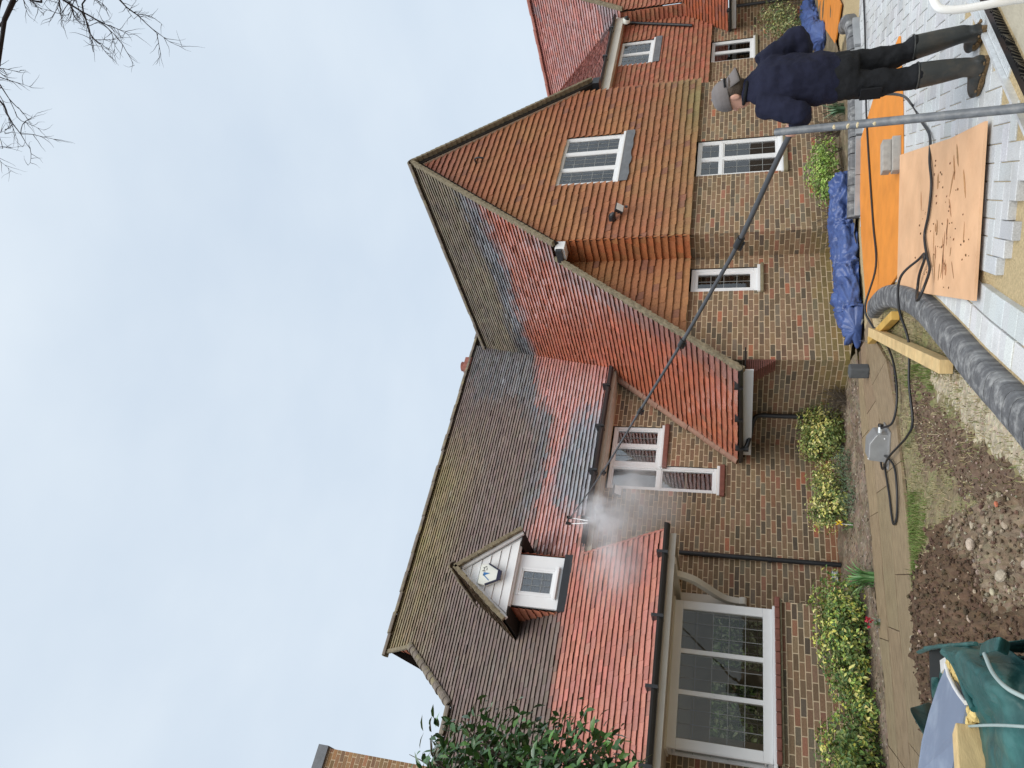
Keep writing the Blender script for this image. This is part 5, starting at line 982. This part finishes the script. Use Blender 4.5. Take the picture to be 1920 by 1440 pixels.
for nm, top, ank, toe in (('boot', bp(-.100, -.046, .395), bp(-.10, -.075, .11), gp(1832, 186)), ('boot', bp(.133, -.057, .405), bp(.155, -.10, .11), gp(1824, 95))):
    d = V((toe[0]-ank[0], toe[1]-ank[1], 0)).normalized(); s = V((d[1], -d[0], 0)); b_ = MB(); hb = V((ank[0], ank[1], 0))
    loft(b_, [(top+UP*.0, s*.078, d*.082), (top-UP*.02, s*.078, d*.082), (top.lerp(ank, .5), s*.068, d*.075), (ank+UP*.02, s*.055, d*.062), (hb+UP*.06+d*.01, s*.045, d*.065), (hb+UP*.03+d*.02, s*.045, d*.075)])
    loft(b_, [(hb-d*.062+UP*.055, s*.030, UP*.035), (hb-d*.03+UP*.055, s*.042, UP*.045), (hb+d*.05+UP*.055, s*.042, UP*.05), (hb+d*.12+UP*.048, s*.048, UP*.04), (hb+d*.18+UP*.042, s*.048, UP*.034), (hb+d*.225+UP*.036, s*.030, UP*.022)])
    o = b_.build('boot', 'rubber', PE); soft(o, .008, 5); sl = MB(); n_ = 22; out_ = []
    for k in range(n_):
        a = 2*math.pi*k/n_; x, y = math.cos(a), math.sin(a); lx = .078+(.155+.078)*(x+1)/2-.078*2+.0; cxx = -.072+(x+1)/2*.305; wy = .047*(.85+.2*(x > 0)) ; out_.append(hb+d*cxx+s*(y*wy))
    sl.prism([p+UP*.003 for p in out_], UP*.030); sl.build('sole', 'mudsole', o, bevel=.005)
    for _ in range(16): x, y = R.uniform(-.06, .2), R.choice((-1, 1)); rock(q_ := MB(), hb+d*x+s*y*.045+UP*R.uniform(.02, .045), R.uniform(.007, .014), (.17, .11, .055)); q_.build('mud', 'mudsole', o)
    MB().tube([top+UP*.0+s*.079*math.cos(a)+d*.083*math.sin(a) for a in [i*.3307 for i in range(20)]], .005, 6).build('boot_rim', 'rubber', o)
# cap worn backwards
CB = -HF*.98-UP*.12+HR*.18; cp = MB(); CUP = (UP*.97+HF*.20).normalized(); CX = HR; CY = CX.cross(CUP)*-1; cc = HC+UP*.035
loft(cp, [(cc+CUP*z, CX*rx, CY*ry) for z, rx, ry in ((-.016, .091, .112), (.015, .094, .113), (.05, .089, .105), (.082, .072, .086), (.102, .048, .057), (.110, .016, .02))])
cap_ = cp.build('cap', 'capgrey', PE); soft(cap_, .007, 3)
MB().tube([cc+CUP*.108, cc+CUP*.117], [.010, .006], 10).build('cap_button', 'capgrey', cap_)
bk = -CY if (-CY).dot(-HF) > 0 else CY; bk = (bk+HR*.35).normalized(); bs = bk.cross(CUP).normalized(); vs = []; fs = []
for i in range(5):
    for k in range(11):
        a = -1.25+2.5*k/10; rr = i/4; base_ = cc-CUP*.005+bk*math.cos(a)*.106+bs*math.sin(a)*.090; tipv = bk*(.062*rr*math.cos(a*.8))-CUP*(.078*rr)+bs*math.sin(a)*.012*rr-CUP*.022*(math.sin(a)**2)*rr; vs.append(base_+tipv)
for i in range(4):
    for k in range(10): fs.append((i*11+k, i*11+k+1, (i+1)*11+k+1, (i+1)*11+k))
bm_ = MB().add(vs, fs, smooth=True).build('brim', 'capgrey', cap_); sm_ = bm_.modifiers.new('t', 'SOLIDIFY'); sm_.thickness = .006
MB().tube([cc+CUP*.0+bk*math.cos(a)*.112+bs*math.sin(a)*.097 for a in [-1.1+.2*i for i in range(12)]], .009, 6).build('band', 'trouser', cap_)
mat('thread', (.75, .75, .75), .7); lt = MB()
for i, pat in enumerate(((0, 1, 2), (0, 3, 1), (2, 3, 0), (0, 1, 3), (1, 2, 3))):
    a = -.35+i*.14; o_ = cc+CUP*.018+bk*math.cos(a)*.117+bs*math.sin(a)*.099; tn = (bs*math.cos(a)-bk*math.sin(a)).normalized(); nn = tn.cross(CUP)
    for s_ in pat:
        p0, p1 = (((-1, -1), (-1, 1)), ((-1, 1), (1, 1)), ((-1, 0), (1, 0)), ((1, -1), (1, 1)))[s_]; lt.bar(o_+tn*p0[0]*.0045+CUP*p0[1]*.006, o_+tn*p1[0]*.0045+CUP*p1[1]*.006, nn*.003, (tn+CUP)*.0022)
lt.build('lettering', 'thread', cap_)
hr_ = MB(); loft(hr_, [(HC-HF*.012+UP*z, HR*rx, HF*ry) for z, rx, ry in ((-.075, .060, .078), (-.04, .071, .092), (.0, .077, .10), (.03, .080, .102))]); hh = hr_.build('hair', 'hair', PE); hh.location = hh.location-HF*.012
# ================================================================ CHAIR, BAG
mat('plastic', (.80, .80, .79), .35, .5, var=.03)
CHR = empty('garden_chair', (3.55, 1.62, 0), 'white moulded plastic garden chair at the lower right corner', 'chair'); cd = V((.80, -.60, 0)); ce = V((.60, .80, 0)); cO = V((3.385, 1.71, 0))
def ch(a, b_, z): return cO+cd*a+ce*b_+UP*z
for b0 in (-.24, .24):
    MB().tube(spline([ch(.0, b0*1.1, 0), ch(.03, b0, .3), ch(.02, b0, .58), ch(.08, b0, .66), ch(.3, b0, .67), ch(.5, b0, .66)], 5), [.018]*26, 12).build('arm', 'plastic', CHR); MB().tube(spline([ch(.52, b0*1.1, 0), ch(.5, b0, .35), ch(.52, b0, .66), ch(.6, b0*.85, .88)], 5), .024, 10).build('leg', 'plastic', CHR)
MB().obox(ch(.04, -.23, .41), cd*.44, ce*.46, UP*.02).build('seat', 'plastic', CHR, bevel=.008)
for i in range(7): MB().bar(ch(.50, -.18+i*.06, .42), ch(.60, -.17+i*.057, .88), ce*.035, cd*.012).build('back_slat', 'plastic', CHR)
MB().tube([ch(.6, -.22, .88), ch(.62, 0, .92), ch(.6, .22, .88)], .022, 10).build('top_rail', 'plastic', CHR)
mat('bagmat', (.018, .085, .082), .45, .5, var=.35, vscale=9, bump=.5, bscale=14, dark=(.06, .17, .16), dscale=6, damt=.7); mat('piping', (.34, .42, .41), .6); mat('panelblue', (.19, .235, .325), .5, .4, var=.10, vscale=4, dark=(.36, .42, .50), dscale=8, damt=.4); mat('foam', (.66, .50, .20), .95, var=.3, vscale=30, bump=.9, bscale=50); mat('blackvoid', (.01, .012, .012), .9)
BG = empty('rubble_bag', (.55, 2.9, 0), 'dark green woven rubble bag with pale seams at the lower left', 'bag')
def bagsheet(name, grid, m='bagmat', sub=2):
    n, k = len(grid), len(grid[0]); o = MB().add([p for r in grid for p in r], [(i*k+q, i*k+q+1, (i+1)*k+q+1, (i+1)*k+q) for i in range(n-1) for q in range(k-1)], smooth=True).build(name, m, BG); s_ = o.modifiers.new('t', 'SOLIDIFY'); s_.thickness = .006; d = o.modifiers.new('s', 'SUBSURF'); d.levels = d.render_levels = sub
    return o
A_, B_, C_, D_ = V((1.12, 3.16, 0)), V((.80, 2.05, 0)), V((-.25, 2.35, 0)), V((.05, 3.5, 0))
cor = [A_, B_, C_, D_, A_]; g_ = []
for z, bul in ((0, 1.0), (.15, 1.06), (.4, 1.07), (.62, 1.03), (.72, 1.0)):
    r_ = []
    for a, b_ in zip(cor, cor[1:]):
        for q in range(6): p = a.lerp(b_, q/6); cen = V((.43, 2.77, 0)); p = cen+(p-cen)*(bul+.025*noise.noise(V((p[0]*4, p[1]*4, z*5)))); r_.append(p+UP*z)
    r_.append(r_[0]); g_.append(r_)
bagsheet('side', g_, sub=1)
# flaps, seams and contents, laid out over the bag's mouth about 0.75 m above the ground
def bq(s, t, z): return A_.lerp(B_, s).lerp(D_.lerp(C_, s), t)+UP*z
def lerp2(pl, t):
    t = t*(len(pl)-1); i = min(int(t), len(pl)-2); f = t-i; return (pl[i][0]*(1-f)+pl[i+1][0]*f, pl[i][1]*(1-f)+pl[i+1][1]*f)
inn = [(1768, 1224), (1782, 1234), (1798, 1262), (1812, 1300), (1826, 1330), (1836, 1352), (1840, 1400), (1846, 1500)]; ou = [(1772, 1214), (1812, 1206), (1850, 1210), (1890, 1218), (1930, 1245), (1975, 1290), (1995, 1370), (2000, 1500)]
g_ = []
for i in range(22):
    r_ = []
    for q in range(12):
        u = q/11; a, b_ = lerp2(inn, i/21), lerp2(ou, i/21); px, py = a[0]*(1-u)+b_[0]*u, a[1]*(1-u)+b_[1]*u
        r_.append(gp(px, py, .745+.075*math.sin(math.pi*min(1, u*1.15+.12))*(.5+.5*math.sin(math.pi*min(1, i/16)))-.10*max(0, u-.75)*2+.014*noise.noise(V((i*.33, q*.8, 2)))+.010*math.sin(i*1.1+q*.35)*u))
    g_.append(r_)
fp = bagsheet('flap', g_)
tx = bpy.data.textures.new('crease', 'CLOUDS'); tx.noise_scale = .10; d_ = fp.modifiers.new('crease', 'DISPLACE'); d_.texture = tx; d_.strength = .03; d_.mid_level = .5
def flapline(pl, z): return spline([gp(px, py, zz) for (px, py), zz in zip(pl, z)], 6)
MB().tube(flapline([(1846, 1226), (1862, 1262), (1888, 1290), (1930, 1312)], (.815, .832, .835, .81)), .0055, 6).build('seam', 'piping', fp); MB().tube(flapline([(1814, 1362), (1845, 1360), (1880, 1360), (1930, 1363)], (.785, .826, .835, .82)), .004, 6).build('seam', 'piping', fp)
MB().tube(flapline([(1768, 1223), (1782, 1234), (1798, 1262), (1812, 1300), (1826, 1330)], (.765, .775, .785, .79, .79)), .010, 8).build('hem', 'bagmat', fp)
fb_ = [[gp(1738+40*k/7-8*q, 1213+6*math.sin(k)+3*q, .74-.05*q) for q in range(4)] for k in range(8)]; bagsheet('far_flap', fb_, sub=1)
MB().tube(flapline([(1735, 1215), (1770, 1211), (1830, 1207)], (.745, .75, .755)), .007, 8).build('hem', 'bagmat', fp)
bagsheet('handle', [[gp(1704+k*7+q*12, 1326+q*22-k*2, .80-.035*k-.02*math.sin(k+q)) for q in range(4)] for k in range(7)]); bagsheet('side_fold', [[gp(1746+q*5+k*1.0, 1268+k*13, .735-.02*k+.01*math.sin(k*2+q)) for q in range(4)] for k in range(7)]); MB().prism([gp(1742, 1220, .68), gp(1778, 1214, .68), gp(1800, 1240, .68), gp(1790, 1300, .68), gp(1752, 1345, .68), gp(1744, 1290, .68)], (0, 0, -.02)).build('void_shade', 'blackvoid', BG); bagsheet('handle', [[gp(1838+10*k-2*q, 1206-12*math.sin(math.pi*k/6)+9*q, .77+.06*math.sin(math.pi*k/6)) for q in range(4)] for k in range(7)])  # the black sheet stands in for the shade in the bag's mouth
MB().prism([bq(.02, .02, .60), bq(.98, .02, .60), bq(.98, .98, .60), bq(.02, .98, .60)], UP*.01).build('void_shade', 'blackvoid', BG)  # lower black sheet, the bag's inner shade put into its colour
fm = MB()
for pl, n_, z_ in (([(1782, 1240), (1795, 1265), (1806, 1300)], 70, .70), ([(1816, 1330), (1822, 1348), (1828, 1366)], 40, .745)):
    for _ in range(n_): a = lerp2(pl, R.random()); rock(fm, gp(a[0]+R.gauss(0, 5), a[1]+R.gauss(0, 4), z_+R.uniform(0, .03)), R.uniform(.012, .026), jit((.62, .44, .2), .25))
tag(tag(fm.build('sand_fill', 'foam'), 'yellow sandy waste inside the green bag', 'waste'), kind='stuff')
PN = empty('broken_panel', tuple(gp(1770, 1340, .78)), 'broken blue-grey panel with white edge sticking out of the bag', 'panel')
q0 = [gp(1775, 1246, .735), gp(1781, 1268, .745), gp(1792, 1290, .755), gp(1801, 1304, .76), gp(1812, 1318, .77), gp(1806, 1350, .775), gp(1797, 1385, .79), gp(1783, 1450, .80), gp(1720, 1450, .82), gp(1728, 1390, .80), gp(1742, 1335, .775), gp(1760, 1280, .75)]
MB().prism(q0, (0, 0, -.014)).build('face', 'panelblue', PN); MB().tube([p+UP*.002 for p in q0[:5]], .0075, 6).build('broken_edge', 'plastic', PN); MB().prism([gp(1762, 1238, .70), gp(1772, 1232, .72), gp(1777, 1246, .73), gp(1764, 1262, .72)], (0, 0, -.03)).build('corner_piece', 'plastic', PN)
ta, tb = gp(1806, 1367, .80), gp(1812, 1450, .82); dd = (tb-ta).normalized(); ss = dd.cross(UP).normalized()
tag(MB().obox(ta-ss*.03-UP*.05, dd*.8, ss*.062, UP*.075).build('timber', 'timber', bevel=.004), 'sawn timber end resting on the green bag', 'timber')
